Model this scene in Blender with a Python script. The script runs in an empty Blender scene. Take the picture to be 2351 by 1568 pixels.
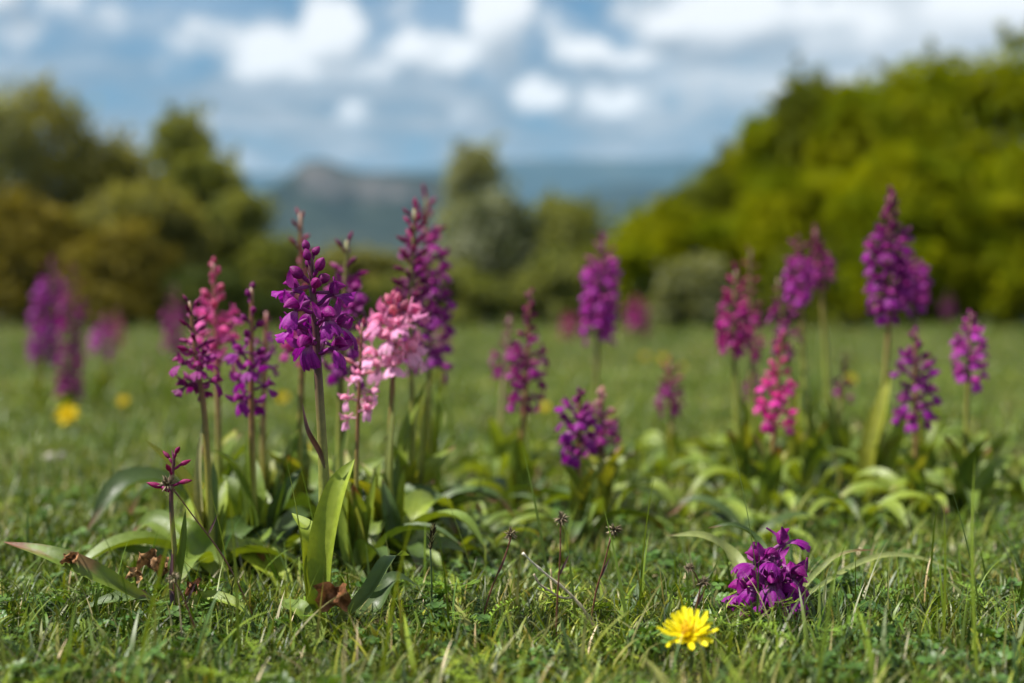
import bpy, math, random
import numpy as np
from mathutils import Vector, Matrix, Euler, Quaternion, noise as mnoise

SC = bpy.context.scene
COL = SC.collection
R = math.radians
rnd = random.Random(11)
FOC = 50.0
FPX = 2351 * FOC / 36.0          # focal length in the units the plant table is measured in
CAMZ = 0.255
HOR = 700.0
PITCH = math.atan((784 - HOR) / FPX)
FOCUS = 1.13

# ------------------------------------------------------------------ camera
cam_d = bpy.data.cameras.new('camera')
cam = bpy.data.objects.new('camera', cam_d)
COL.objects.link(cam)
cam.location = (0, 0, CAMZ)
cam.rotation_euler = (math.pi / 2 - PITCH, 0, 0)
cam_d.lens = FOC
cam_d.sensor_width = 36
cam_d.clip_start = 0.02
cam_d.clip_end = 30000
cam_d.dof.use_dof = True
cam_d.dof.focus_distance = FOCUS
cam_d.dof.aperture_fstop = FOC / 17.5
SC.camera = cam

# ------------------------------------------------------------------ light
SUN_EL, SUN_AZ = R(56), R(-94)       # azimuth measured from +Y (the view) towards +X
sdir = Vector((math.sin(SUN_AZ) * math.cos(SUN_EL), math.cos(SUN_AZ) * math.cos(SUN_EL), math.sin(SUN_EL)))
sun_d = bpy.data.lights.new('sun', 'SUN')
sun_d.energy = 5.0
sun_d.angle = R(0.53)
sun_d.color = (1.0, 0.955, 0.88)
sun = bpy.data.objects.new('sun', sun_d)
COL.objects.link(sun)
sun.rotation_euler = sdir.to_track_quat('Z', 'Y').to_euler()
sun.location = (-5, 2, 8)

vs = SC.view_settings
SC.display_settings.display_device = 'sRGB'
vs.view_transform = 'Standard'
vs.look = 'None'
vs.exposure = 0.95
vs.gamma = 1.0
vs.use_curve_mapping = False
SC.cycles.max_bounces = 8
SC.cycles.diffuse_bounces = 3
SC.cycles.transmission_bounces = 4
SC.cycles.transparent_max_bounces = 8
SC.cycles.volume_bounces = 0
SC.cycles.use_denoising = True


class NT:
    """small helper for node trees"""
    def __init__(s, tree):
        s.t = tree
        s.n = tree.nodes
        s.l = tree.links

    def new(s, typ, **kw):
        nd = s.n.new(typ)
        for k, v in kw.items():
            setattr(nd, k, v)
        return nd

    def put(s, sock, v):
        if hasattr(v, 'links') or isinstance(v, bpy.types.NodeSocket):
            s.l.new(v, sock)
        else:
            sock.default_value = v

    def math(s, op, a, b=0.0, c=None, clamp=False):
        nd = s.new('ShaderNodeMath', operation=op, use_clamp=clamp)
        s.put(nd.inputs[0], a)
        s.put(nd.inputs[1], b)
        if c is not None:
            s.put(nd.inputs[2], c)
        return nd.outputs[0]

    def vmath(s, op, a, b=None):
        nd = s.new('ShaderNodeVectorMath', operation=op)
        s.put(nd.inputs[0], a)
        if b is not None:
            s.put(nd.inputs[1], b)
        return nd.outputs['Value'] if op in ('LENGTH', 'DOT_PRODUCT', 'DISTANCE') else nd.outputs[0]

    def mix(s, f, a, b, blend='MIX'):
        nd = s.new('ShaderNodeMix', data_type='RGBA', blend_type=blend)
        s.put(nd.inputs[0], f)
        s.put(nd.inputs[6], a)
        s.put(nd.inputs[7], b)
        return nd.outputs[2]

    def noise(s, vec, scale, detail=4, rough=0.55, dim='3D'):
        nd = s.new('ShaderNodeTexNoise', noise_dimensions=dim)
        if vec is not None:
            s.put(nd.inputs['Vector'], vec)
        nd.inputs['Scale'].default_value = scale
        nd.inputs['Detail'].default_value = detail
        nd.inputs['Roughness'].default_value = rough
        return nd

    def ramp(s, f, stops):
        nd = s.new('ShaderNodeValToRGB')
        s.put(nd.inputs[0], f)
        els = nd.color_ramp.elements
        while len(els) < len(stops):
            els.new(0.5)
        for e, (p, c) in zip(els, stops):
            e.position = p
            e.color = c if len(c) == 4 else (*c, 1)
        return nd.outputs[0]

    def maprange(s, v, a, b, c=0.0, d=1.0, smooth=True):
        nd = s.new('ShaderNodeMapRange', interpolation_type='SMOOTHSTEP' if smooth else 'LINEAR')
        s.put(nd.inputs[0], v)
        nd.inputs[1].default_value = a
        nd.inputs[2].default_value = b
        nd.inputs[3].default_value = c
        nd.inputs[4].default_value = d
        return nd.outputs[0]


# ------------------------------------------------------------------ world: sky and cumulus
world = bpy.data.worlds.new('World')
SC.world = world
world.use_nodes = True
w = NT(world.node_tree)
w.n.clear()
wo = w.new('ShaderNodeOutputWorld')
bg = w.new('ShaderNodeBackground')
bg.inputs['Strength'].default_value = 0.05
w.l.new(bg.outputs[0], wo.inputs[0])
skyt = w.new('ShaderNodeTexSky', sky_type='NISHITA')
skyt.sun_disc = False
skyt.sun_elevation = SUN_EL
skyt.sun_rotation = SUN_AZ
skyt.altitude = 900
skyt.air_density = 1.0
skyt.dust_density = 0.6
skyt.ozone_density = 1.5
tc = w.new('ShaderNodeTexCoord')
vdir = tc.outputs['Generated']
sep = w.new('ShaderNodeSeparateXYZ')
w.l.new(vdir, sep.inputs[0])
az = w.math('ARCTAN2', sep.outputs[0], sep.outputs[1])
el = w.math('ARCSINE', sep.outputs[2])
# warp the angular position so cloud edges billow
nz = w.noise(vdir, 13, 6, 0.6)
nw = w.vmath('SUBTRACT', nz.outputs['Color'], (0.5, 0.5, 0.5))
nsx = w.new('ShaderNodeSeparateXYZ')
w.l.new(nw, nsx.inputs[0])
nw_x = nsx.outputs[0]
nws = w.new('ShaderNodeVectorMath', operation='MULTIPLY')
w.l.new(nw, nws.inputs[0])
nws.inputs[1].default_value = (0.070, 0.050, 0)
cmb = w.new('ShaderNodeCombineXYZ')
w.l.new(az, cmb.inputs[0])
w.l.new(el, cmb.inputs[1])
pos = w.vmath('ADD', cmb.outputs[0], nws.outputs[0])
fbm = w.noise(vdir, 34, 7, 0.62)
fb = w.math('SUBTRACT', fbm.outputs[0], 0.5)


def blobs(p, lst):
    acc = None
    for (bx, by, rx, ry, amp) in lst:
        c = (math.atan((bx - 1175.5) / FPX), math.atan((HOR - by) / FPX), 0)
        d = w.vmath('SUBTRACT', p, c)
        d = w.vmath('MULTIPLY', d, (FPX / rx, FPX / ry, 0))
        ln = w.vmath('LENGTH', d)
        v = w.maprange(ln, 2.1, 0.0, 0, amp)
        acc = v if acc is None else w.math('MAXIMUM', acc, v)
    return acc


CUMULUS = [(765, 95, 75, 85, 1.0), (655, 135, 105, 70, 1.0), (720, 160, 150, 40, .9), (590, 165, 60, 35, .8),
           (960, 115, 75, 45, .8), (1010, 145, 75, 40, .85), (1145, 55, 80, 105, 1.0), (1690, 60, 190, 80, 1.0),
           (1560, 60, 90, 55, .9), (1275, 210, 75, 42, .8), (1400, 232, 150, 32, .7), (1370, 112, 70, 36, .8),
           (1455, 135, 70, 30, .7), (5, 20, 60, 60, .9), (165, 45, 110, 42, .5), (10, 105, 70, 50, .55),
           (425, 120, 70, 60, .55), (1960, 90, 230, 90, .62), (2280, 60, 200, 110, .9), (835, 265, 50, 50, .45),
           (1040, 255, 90, 40, .35), (480, 290, 120, 30, .3), (2650, 120, 240, 90, .8), (-350, 110, 220, 80, .8),
           (300, 70, 150, 45, .42), (1265, 60, 90, 60, .45), (1500, 175, 160, 40, .42), (900, 30, 110, 35, .3), (1150, 190, 90, 35, .35), (-800, 60, 200, 100, .9), (3200, 60, 260, 120, .8)]
cum0 = blobs(pos, CUMULUS)
cum = w.math('MULTIPLY_ADD', fb, w.maprange(cum0, 0.0, 0.3, 0.0, 1.5), cum0)
above = blobs(w.vmath('ADD', pos, (-0.004, 0.014, 0)), CUMULUS)
# scattered cumulus over the rest of the sky
sv = w.vmath('MULTIPLY', vdir, (1, 1, 2.6))
gen = w.noise(sv, 5.0, 6, 0.55)
gmask = w.maprange(w.math('ABSOLUTE', az), 0.42, 0.7)
gmask = w.math('MAXIMUM', gmask, w.maprange(el, 0.24, 0.34))
gc = w.math('MULTIPLY', w.maprange(gen.outputs[0], 0.58, 0.74), gmask)
dens = w.math('MAXIMUM', cum, gc)
# grey layers and broken cloud low down, thicker to the right
sv2 = w.vmath('MULTIPLY', vdir, (1, 1, 3.6))
st = w.noise(sv2, 10.0, 6, 0.6)
stv = st.outputs[0]
band = w.maprange(el, 0.205, 0.125)
stm = w.math('MULTIPLY', w.maprange(stv, 0.32, 0.54, 0.55, 1.0), w.math('MULTIPLY_ADD', band, 0.62, 0.33))
rightsheet = w.maprange(w.math('ADD', az, w.math('MULTIPLY', nw_x, 0.3)), 0.06, 0.16)
stm = w.math('MAXIMUM', stm, w.math('MULTIPLY', rightsheet, w.maprange(stv, 0.25, 0.5, 0.75, 1.0)))
stcol = w.ramp(stv, [(0.32, (2.4, 2.7, 3.0)), (0.48, (3.2, 3.35, 3.55)), (0.64, (6.6, 6.5, 6.5))])
stcol = w.mix(w.math('MULTIPLY', rightsheet, w.maprange(el, .09, .17)), stcol, w.ramp(stv, [(0.35, (4.2, 4.8, 5.3)), (0.56, (9.6, 9.6, 9.6))]))
skyc = w.mix(1.0, skyt.outputs[0], (0.44, 0.84, 1.0, 1), 'MULTIPLY')
base = w.mix(stm, skyc, stcol)
# cumulus: bright tops, blue-grey where more cloud stands above
shade = w.math('MULTIPLY_ADD', w.math('SUBTRACT', cum0, above), 2.4, 0.74, clamp=True)
thick = w.maprange(dens, 0.18, 0.72)
lit = w.mix(w.math('MULTIPLY', shade, w.math('MULTIPLY_ADD', thick, .75, .25)), (4.2, 4.6, 5.1, 1), (11.4, 11.3, 11.2, 1))
col = w.mix(w.maprange(dens, 0.05, 0.66), base, lit)
w.l.new(col, bg.inputs['Color'])

# ------------------------------------------------------------------ geometry helpers


def ray_at(px, py, Y):
    """world point at world-depth Y that the photograph's pixel (px, py) shows"""
    a = (px - 1175.5) / FPX
    b = -(py - 784) / FPX
    dy = math.cos(PITCH) + b * math.sin(PITCH)
    dz = -math.sin(PITCH) + b * math.cos(PITCH)
    k = Y / dy
    return Vector((a * k, Y, CAMZ + dz * k))


def gz(x, y):
    """height of the turf: shallow bumps on the hilltop, falling away behind the bushes"""
    d = math.hypot(x, y)
    z = 0.006 * mnoise.noise(Vector((x * 3.1, y * 3.1, 0.3))) + 0.010 * mnoise.noise(Vector((x * .9, y * .9, 7.3)))
    z *= min(1.0, 0.5 + d * 0.1) if d < 5 else 1.0
    if d > 24:
        t = min(1.0, (d - 24) / 330.0)
        z -= 26.0 * t * t * (3 - 2 * t)
    return z


def ground(px, py):
    a = ray_at(px, py, 1.0)
    d = a - Vector((0, 0, CAMZ))
    k = -CAMZ / d.z
    x, y = d.x * k, d.y * k
    return Vector((x, y, gz(x, y)))


def make_mesh(name, verts, faces, mat=None, tint=None, uv=None, smooth=True):
    me = bpy.data.meshes.new(name)
    me.from_pydata([tuple(v) for v in verts], [], faces)
    if tint is not None:
        at = me.color_attributes.new('tint', 'FLOAT_COLOR', 'POINT')
        arr = np.zeros((len(verts), 4), np.float32)
        for q_, tq in enumerate(tint):
            arr[q_, :len(tq)] = tq
        at.data.foreach_set('color', arr.ravel())
    if uv is not None:
        ul = me.uv_layers.new(name='UVMap')
        idx = np.empty(len(me.loops), np.int32)
        me.loops.foreach_get('vertex_index', idx)
        ul.data.foreach_set('uv', np.asarray(uv, np.float32)[idx].ravel())
    if mat is not None:
        me.materials.append(mat)
    if smooth:
        me.polygons.foreach_set('use_smooth', np.ones(len(me.polygons), bool))
    me.update()
    return me


class MB:
    def __init__(s):
        s.v, s.f, s.t, s.uv = [], [], [], []

    def add(s, verts, faces, tint=(1, 1, 1), uv=None):
        o = len(s.v)
        s.v += [Vector(v) for v in verts]
        s.f += [tuple(i + o for i in f) for f in faces]
        if len(tint) in (3, 4) and not hasattr(tint[0], '__len__'):
            s.t += [tuple(tint)] * len(verts)
        else:
            s.t += [tuple(t) for t in tint]
        s.uv += list(uv) if uv is not None else [(0.5, 0.5)] * len(verts)
        return s

    def grid(s, fn, nu, nv, tint=(1, 1, 1)):
        vs_, ts, us = [], [], []
        for j in range(nv + 1):
            for i in range(nu + 1):
                u, v = i / nu, j / nv
                p = fn(u, v)
                vs_.append(p)
                ts.append(tint(u, v) if callable(tint) else tint)
                us.append((u, v))
        fs = [(j * (nu + 1) + i, j * (nu + 1) + i + 1, (j + 1) * (nu + 1) + i + 1, (j + 1) * (nu + 1) + i)
              for j in range(nv) for i in range(nu)]
        return s.add(vs_, fs, ts, us)

    def tube(s, pts, rads, n=6, tint=(1, 1, 1), cap=True):
        pts = [Vector(p) for p in pts]
        m = len(pts)
        vs_, ts, us = [], [], []
        nrm = None
        for k, p in enumerate(pts):
            t = (pts[min(k + 1, m - 1)] - pts[max(k - 1, 0)]).normalized()
            if nrm is None:
                nrm = t.orthogonal().normalized()
            nrm = (nrm - t * nrm.dot(t)).normalized()
            b = t.cross(nrm)
            r = rads[k] if hasattr(rads, '__len__') else rads
            for i in range(n):
                a = 2 * math.pi * i / n
                vs_.append(p + nrm * (r * math.cos(a)) + b * (r * math.sin(a)))
                ts.append(tint(k / (m - 1)) if callable(tint) else tint)
                us.append((i / n, k / (m - 1)))
        fs = [(k * n + i, k * n + (i + 1) % n, (k + 1) * n + (i + 1) % n, (k + 1) * n + i)
              for k in range(m - 1) for i in range(n)]
        if cap:
            fs.append(tuple(reversed(range(n))))
            fs.append(tuple((m - 1) * n + i for i in range(n)))
        return s.add(vs_, fs, ts, us)

    def mesh(s, name, mat, smooth=True):
        return make_mesh(name, s.v, s.f, mat, s.t, s.uv, smooth)


def bezier(pts, n):
    """Catmull-Rom through the points, n+1 samples"""
    P = [Vector(p) for p in pts]
    P = [P[0] * 2 - P[1]] + P + [P[-1] * 2 - P[-2]]
    segs = len(P) - 3
    out = []
    for k in range(n + 1):
        t = k / n * segs
        i = min(int(t), segs - 1)
        t -= i
        a, b, c, d = P[i:i + 4]
        out.append(0.5 * ((2 * b) + (c - a) * t + (2 * a - 5 * b + 4 * c - d) * t * t + (3 * b - a - 3 * c + d) * t ** 3))
    return out


def link(name, me, parent=None, loc=(0, 0, 0), label=None, cat=None, group=None, kind=None):
    o = bpy.data.objects.new(name, me)
    COL.objects.link(o)
    o.location = loc
    if parent is not None:
        o.parent = parent
    if label:
        o['label'] = label
    if cat:
        o['category'] = cat
    if group:
        o['group'] = group
    if kind:
        o['kind'] = kind
    return o


# ------------------------------------------------------------------ materials


def new_mat(name):
    m = bpy.data.materials.new(name)
    m.use_nodes = True
    t = NT(m.node_tree)
    t.n.clear()
    out = t.new('ShaderNodeOutputMaterial')
    return m, t, out


def leafy(t, out, colour, rough=0.5, trans=0.3, tcol=None, spec=0.4, bump=None, bstr=0.2):
    pb = t.new('ShaderNodeBsdfPrincipled')
    t.put(pb.inputs['Base Color'], colour)
    t.put(pb.inputs['Roughness'], rough)
    pb.inputs['Specular IOR Level'].default_value = spec
    tr = t.new('ShaderNodeBsdfTranslucent')
    t.put(tr.inputs['Color'], tcol if tcol is not None else colour)
    ms = t.new('ShaderNodeMixShader')
    ms.inputs[0].default_value = trans
    t.l.new(pb.outputs[0], ms.inputs[1])
    t.l.new(tr.outputs[0], ms.inputs[2])
    t.l.new(ms.outputs[0], out.inputs[0])
    if bump is not None:
        b = t.new('ShaderNodeBump')
        b.inputs['Strength'].default_value = bstr
        b.inputs['Distance'].default_value = 0.001
        t.put(b.inputs['Height'], bump)
        t.l.new(b.outputs[0], pb.inputs['Normal'])
    return pb


def tint_node(t):
    return t.new('ShaderNodeAttribute', attribute_name='tint').outputs['Color']


# petals: the colour of the plant (object colour) times a painted pigment map, fine veins
m_petal, t, out = new_mat('petal')
oi = t.new('ShaderNodeObjectInfo')
tco = t.new('ShaderNodeTexCoord')
tat = t.new('ShaderNodeAttribute', attribute_name='tint')
c = t.mix(1.0, oi.outputs['Color'], tat.outputs['Color'], 'MULTIPLY')
c = t.mix(tat.outputs['Alpha'], c, t.mix(0.45, (.62, .46, .60, 1), oi.outputs['Color']))
nz = t.noise(tco.outputs['Object'], 900, 3, 0.6)
c = t.mix(0.8, c, t.ramp(nz.outputs[0], [(0.3, (.72, .72, .76)), (0.7, (1.22, 1.22, 1.25))]), 'MULTIPLY')
rv = t.ramp(oi.outputs['Random'], [(0, (.82, .8, .8)), (1, (1.16, 1.2, 1.18))])
c = t.mix(1.0, c, rv, 'MULTIPLY')
uvn = t.new('ShaderNodeUVMap')
wv = t.new('ShaderNodeTexWave', wave_type='BANDS', bands_direction='X')
t.l.new(uvn.outputs[0], wv.inputs['Vector'])
wv.inputs['Scale'].default_value = 2.6
wv.inputs['Distortion'].default_value = 2.0
wv.inputs['Detail'].default_value = 2
c = t.mix(0.42, c, t.ramp(wv.outputs[0], [(0, (.5, .45, .55)), (.6, (1.15, 1.15, 1.1))]), 'MULTIPLY')
leafy(t, out, c, 0.52, 0.34, t.mix(1.0, c, (1.25, 1.1, 1.2, 1), 'MULTIPLY'), 0.25, nz.outputs[0], 0.45)

# orchid leaf: parallel veins, glossy, green from the tint map
m_leaf, t, out = new_mat('orchid_leaf')
tco = t.new('ShaderNodeTexCoord')
uvn = t.new('ShaderNodeUVMap')
wv = t.new('ShaderNodeTexWave', wave_type='BANDS', bands_direction='X')
t.l.new(uvn.outputs[0], wv.inputs['Vector'])
wv.inputs['Scale'].default_value = 11.0
wv.inputs['Distortion'].default_value = 1.6
wv.inputs['Detail'].default_value = 3
wv.inputs['Detail Scale'].default_value = 2.0
nz = t.noise(tco.outputs['Object'], 140, 5, 0.65)
n2 = t.noise(tco.outputs['Object'], 32, 3, 0.5)
c = t.mix(0.18, tint_node(t), t.ramp(wv.outputs[0], [(0, (.70, .74, .62)), (1, (1.22, 1.18, 1.3))]), 'MULTIPLY')
c = t.mix(0.7, c, t.ramp(nz.outputs[0], [(0.3, (.72, .75, .7)), (0.72, (1.25, 1.2, 1.2))]), 'MULTIPLY')
c = t.mix(0.8, c, t.ramp(n2.outputs[0], [(0.3, (.8, .86, .9)), (0.7, (1.2, 1.13, 1.0))]), 'MULTIPLY')
rg = t.maprange(nz.outputs[0], 0.3, 0.7, 0.38, 0.60)
bm = t.math('ADD', t.math('MULTIPLY', wv.outputs[0], 0.12), nz.outputs[0])
leafy(t, out, c, rg, 0.26, t.mix(1.0, c, (1.6, 1.4, .4, 1), 'MULTIPLY'), 0.5, bm, 0.35)

# stems
m_stem, t, out = new_mat('stem')
tco = t.new('ShaderNodeTexCoord')
nz = t.noise(tco.outputs['Object'], 220, 4, 0.6)
c = t.mix(0.7, tint_node(t), t.ramp(nz.outputs[0], [(0.3, (.7, .7, .7)), (0.7, (1.25, 1.25, 1.2))]), 'MULTIPLY')
leafy(t, out, c, 0.42, 0.10, None, 0.45, nz.outputs[0], 0.2)

# dry things (woodrush heads, withered leaf, twig)
m_dry, t, out = new_mat('dry_plant')
tco = t.new('ShaderNodeTexCoord')
nz = t.noise(tco.outputs['Object'], 300, 5, 0.65)
c = t.mix(0.9, tint_node(t), t.ramp(nz.outputs[0], [(0.3, (.45, .45, .45)), (0.7, (1.4, 1.35, 1.3))]), 'MULTIPLY')
leafy(t, out, c, 0.7, 0.12, None, 0.2, nz.outputs[0], 0.5)

# grass and clover: per-blade tint, per-clump variation
m_grass, t, out = new_mat('grass_blade')
oi = t.new('ShaderNodeObjectInfo')
geo = t.new('ShaderNodeNewGeometry')
c = t.mix(1.0, tint_node(t), t.ramp(oi.outputs['Random'], [(0, (.72, .80, .78)), (.5, (1, 1, 1)), (1, (1.3, 1.15, 1.0))]), 'MULTIPLY')
pn = t.noise(geo.outputs['Position'], 1.6, 4, 0.6)
c = t.mix(0.9, c, t.ramp(pn.outputs[0], [(0.32, (.70, .80, .8)), (0.68, (1.42, 1.26, 1.15))]), 'MULTIPLY')
pn2 = t.noise(geo.outputs['Position'], 7.0, 4, 0.65)
c = t.mix(0.7, c, t.ramp(pn2.outputs[0], [(0.34, (.70, .78, .72)), (0.52, (1, 1, 1)), (0.7, (1.42, 1.22, 1.3))]), 'MULTIPLY')
leafy(t, out, c, 0.44, 0.20, t.mix(1.0, c, (1.5, 1.4, .4, 1), 'MULTIPLY'), 0.30)

# bush foliage
def foliage_mat(name, c0, c1, trans=0.3):
    m, t, out = new_mat(name)
    geo = t.new('ShaderNodeNewGeometry')
    pn = t.noise(geo.outputs['Position'], 1.7, 4, 0.6)
    c = t.mix(t.maprange(pn.outputs[0], 0.35, 0.65), (*c0, 1), (*c1, 1))
    c = t.mix(1.0, c, t.ramp(geo.outputs['Random Per Island'], [(0, (.65, .68, .65)), (1, (1.3, 1.25, 1.15))]), 'MULTIPLY')
    leafy(t, out, c, 0.7, trans, t.mix(1.0, c, (1.35, 1.3, .4, 1), 'MULTIPLY'), 0.05)
    return m

m_bark, t, out = new_mat('bark')
tco = t.new('ShaderNodeTexCoord')
nz = t.noise(tco.outputs['Object'], 24, 5, 0.7)
leafy(t, out, t.ramp(nz.outputs[0], [(.3, (.05, .04, .03)), (.7, (.17, .14, .11))]), 0.85, 0.0, None, 0.2, nz.outputs[0], .6)

# ground under the grass
m_ground, t, out = new_mat('turf_soil')
geo = t.new('ShaderNodeNewGeometry')
n1 = t.noise(geo.outputs['Position'], 0.9, 6, 0.6)
n2 = t.noise(geo.outputs['Position'], 45, 5, 0.7)
n3 = t.noise(geo.outputs['Position'], 0.012, 6, 0.6)
green = t.mix(t.maprange(n1.outputs[0], .35, .65), (.040, .060, .014, 1), (.070, .080, .024, 1))
c = t.mix(t.maprange(n2.outputs[0], .42, .62), green, (.058, .042, .024, 1))
dist = t.vmath('LENGTH', geo.outputs['Position'])
valley = t.ramp(n3.outputs[0], [(.35, (.03, .05, .018)), (.5, (.07, .085, .03)), (.65, (.12, .11, .05))])
c = t.mix(t.maprange(dist, 25, 90), c, valley)
leafy(t, out, c, 0.9, 0.0, None, 0.15, n2.outputs[0], 0.7)

# ------------------------------------------------------------------ ground, mountains, haze
NR, NA = 96, 144
rings = [0.0] + [0.25 * (7000 / 0.25) ** (k / (NR - 1)) for k in range(NR)]
gv, gf = [Vector((0, 0, gz(0, 0)))], []
for r_ in rings[1:]:
    for a in range(NA):
        th = 2 * math.pi * a / NA
        x, y = r_ * math.sin(th), r_ * math.cos(th)
        gv.append(Vector((x, y, gz(x, y) - 0.004)))
for a in range(NA):
    gf.append((0, 1 + (a + 1) % NA, 1 + a))
for k in range(NR - 1):
    for a in range(NA):
        i0, i1 = 1 + k * NA + a, 1 + k * NA + (a + 1) % NA
        gf.append((i0, i1, i1 + NA, i0 + NA))
link('ground', make_mesh('ground', gv, gf, m_ground), kind='structure')

# mountain: wooded slopes under a band of pale cliffs
m_mount, t, out = new_mat('mountain')
geo = t.new('ShaderNodeNewGeometry')
sp = t.new('ShaderNodeSeparateXYZ')
t.l.new(geo.outputs['Normal'], sp.inputs[0])
n1 = t.noise(geo.outputs['Position'], 0.008, 6, 0.65)
n2 = t.noise(geo.outputs['Position'], 0.03, 5, 0.65)
wood = t.mix(t.maprange(n1.outputs[0], .5, .68), t.ramp(n2.outputs[0], [(.3, (.007, .013, .009)), (.7, (.022, .030, .018))]), (.045, .050, .030, 1))
rock = t.ramp(n2.outputs[0], [(.35, (.10, .085, .08)), (.7, (.34, .29, .28))])
rk = t.new('ShaderNodeAttribute', attribute_name='tint')
steep = t.math('MULTIPLY', t.maprange(rk.outputs['Fac'], 0.2, 0.8), t.maprange(n1.outputs[0], 0.40, 0.60, 0.15, 0.8))
leafy(t, out, t.mix(steep, wood, rock), 0.9, 0.0, None, 0.1)


def ridge(name, D, prof, base, depth, cliff=0.0, n=160, m=90):
    """a ridge across the view at distance D: crest follows prof, a list of (pixel x, crest pixel y)"""
    xs = [p[0] for p in prof]
    ys = [p[1] for p in prof]
    v, rt = [], []
    for i in range(n + 1):
        px = xs[0] + (xs[-1] - xs[0]) * i / n
        top = ray_at(px, float(np.interp(px, xs, ys)), D)
        for j in range(m + 1):
            s_ = j / m
            yy = D - depth * 0.62 + depth * s_
            f = 1 - abs(s_ - 0.62) / 0.62 if s_ < 0.62 else max(0, 1 - (s_ - 0.62) / 0.38)
            rt.append((1, 1, 1) if cliff and s_ <= .62 and 0.902 < f < 0.932 else (0, 0, 0))
            if cliff and rt[-1][0]:
                kx = float(np.interp(px, [660, 690, 700, 770, 800, 860, 1000, 1030], [0, .3, 1, 1, .55, .75, .6, 0]))
                rt[-1] = (kx,) * 3
            if cliff and s_ <= 0.62:
                f = f * 0.80 if f < 0.90 else (0.72 + (f - 0.90) / 0.025 * 0.20 if f < 0.925 else 0.92 + (f - .925) / .075 * .08)
            f = max(0.0, f)
            xx = top.x * yy / D
            h = base + (top.z - base) * f
            amp = (top.z - base) * 0.09 * math.sin(math.pi * min(1, f * 1.0)) + (top.z - base) * 0.02
            h += amp * mnoise.fractal(Vector((xx * .006, yy * .006, D * .01)), 1.0, 2.0, 5)
            v.append(Vector((xx, yy, h)))
    f_ = [(i * (m + 1) + j, (i + 1) * (m + 1) + j, (i + 1) * (m + 1) + j + 1, i * (m + 1) + j + 1) for i in range(n) for j in range(m)]
    return link(name, make_mesh(name, v, f_, m_mount, rt), kind='structure')


ridge('mountain', 1500, [(-2400, 640), (-1200, 560), (-200, 500), (420, 470), (560, 450), (630, 425), (668, 395), (694, 366), (750, 361),
                         (782, 378), (830, 392), (900, 396), (1000, 406), (1100, 430), (1200, 520), (1330, 600), (1500, 660)], -26, 1000, cliff=1)
ridge('hills', 5000, [(-3200, 470), (-1500, 430), (-400, 410), (500, 402), (560, 398), (640, 397), (900, 390), (1020, 382), (1150, 364),
                      (1300, 362), (1450, 366), (1580, 360), (1700, 372), (2000, 380), (2700, 400), (4600, 480)], -26, 2200)
ridge('hills', 2800, [(1080, 560), (1250, 470), (1340, 436), (1420, 420), (1520, 424), (1640, 440), (1850, 450), (2300, 470), (3000, 520), (4000, 600)], -26, 1300)

hz = MB()
hx, hy0, hy1, hz0, hz1 = 7400, -7400, 7400, -29, 610
hz.add([(-hx, hy0, hz0), (hx, hy0, hz0), (hx, hy1, hz0), (-hx, hy1, hz0), (-hx, hy0, hz1), (hx, hy0, hz1), (hx, hy1, hz1), (-hx, hy1, hz1)],
       [(3, 2, 1, 0), (4, 5, 6, 7), (0, 1, 5, 4), (1, 2, 6, 5), (2, 3, 7, 6), (3, 0, 4, 7)])
m_haze = bpy.data.materials.new('haze')
m_haze.use_nodes = True
t = NT(m_haze.node_tree)
t.n.clear()
out = t.new('ShaderNodeOutputMaterial')
pv = t.new('ShaderNodeVolumePrincipled')
pv.inputs['Color'].default_value = (0.34, 0.68, 1.0, 1)
pv.inputs['Density'].default_value = 0.000095
pv.inputs['Anisotropy'].default_value = 0.0
t.l.new(pv.outputs[0], out.inputs['Volume'])
link('haze', hz.mesh('haze', m_haze, False), kind='stuff')

# ------------------------------------------------------------------ bushes and trees
LEAFM = {
    'lime': foliage_mat('lime_foliage', (.135, .178, .001), (.25, .262, .001), .46),
    'green': foliage_mat('green_foliage', (.085, .115, .010), (.155, .175, .016), .42),
    'dark': foliage_mat('dark_foliage', (.040, .060, .014), (.078, .098, .022), .24),
    'olive': foliage_mat('olive_foliage', (.165, .17, .052), (.27, .26, .092), .48),
    'sage': foliage_mat('sage_foliage', (.13, .155, .040), (.23, .245, .075), .46),
    'grey': foliage_mat('grey_foliage', (.17, .185, .092), (.29, .30, .165), .42),
    'rust': foliage_mat('rust_foliage', (.14, .118, .020), (.225, .185, .034), .36),
    'blossom': foliage_mat('blossom_foliage', (.10, .12, .055), (.30, .32, .22), .22),
}


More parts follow.
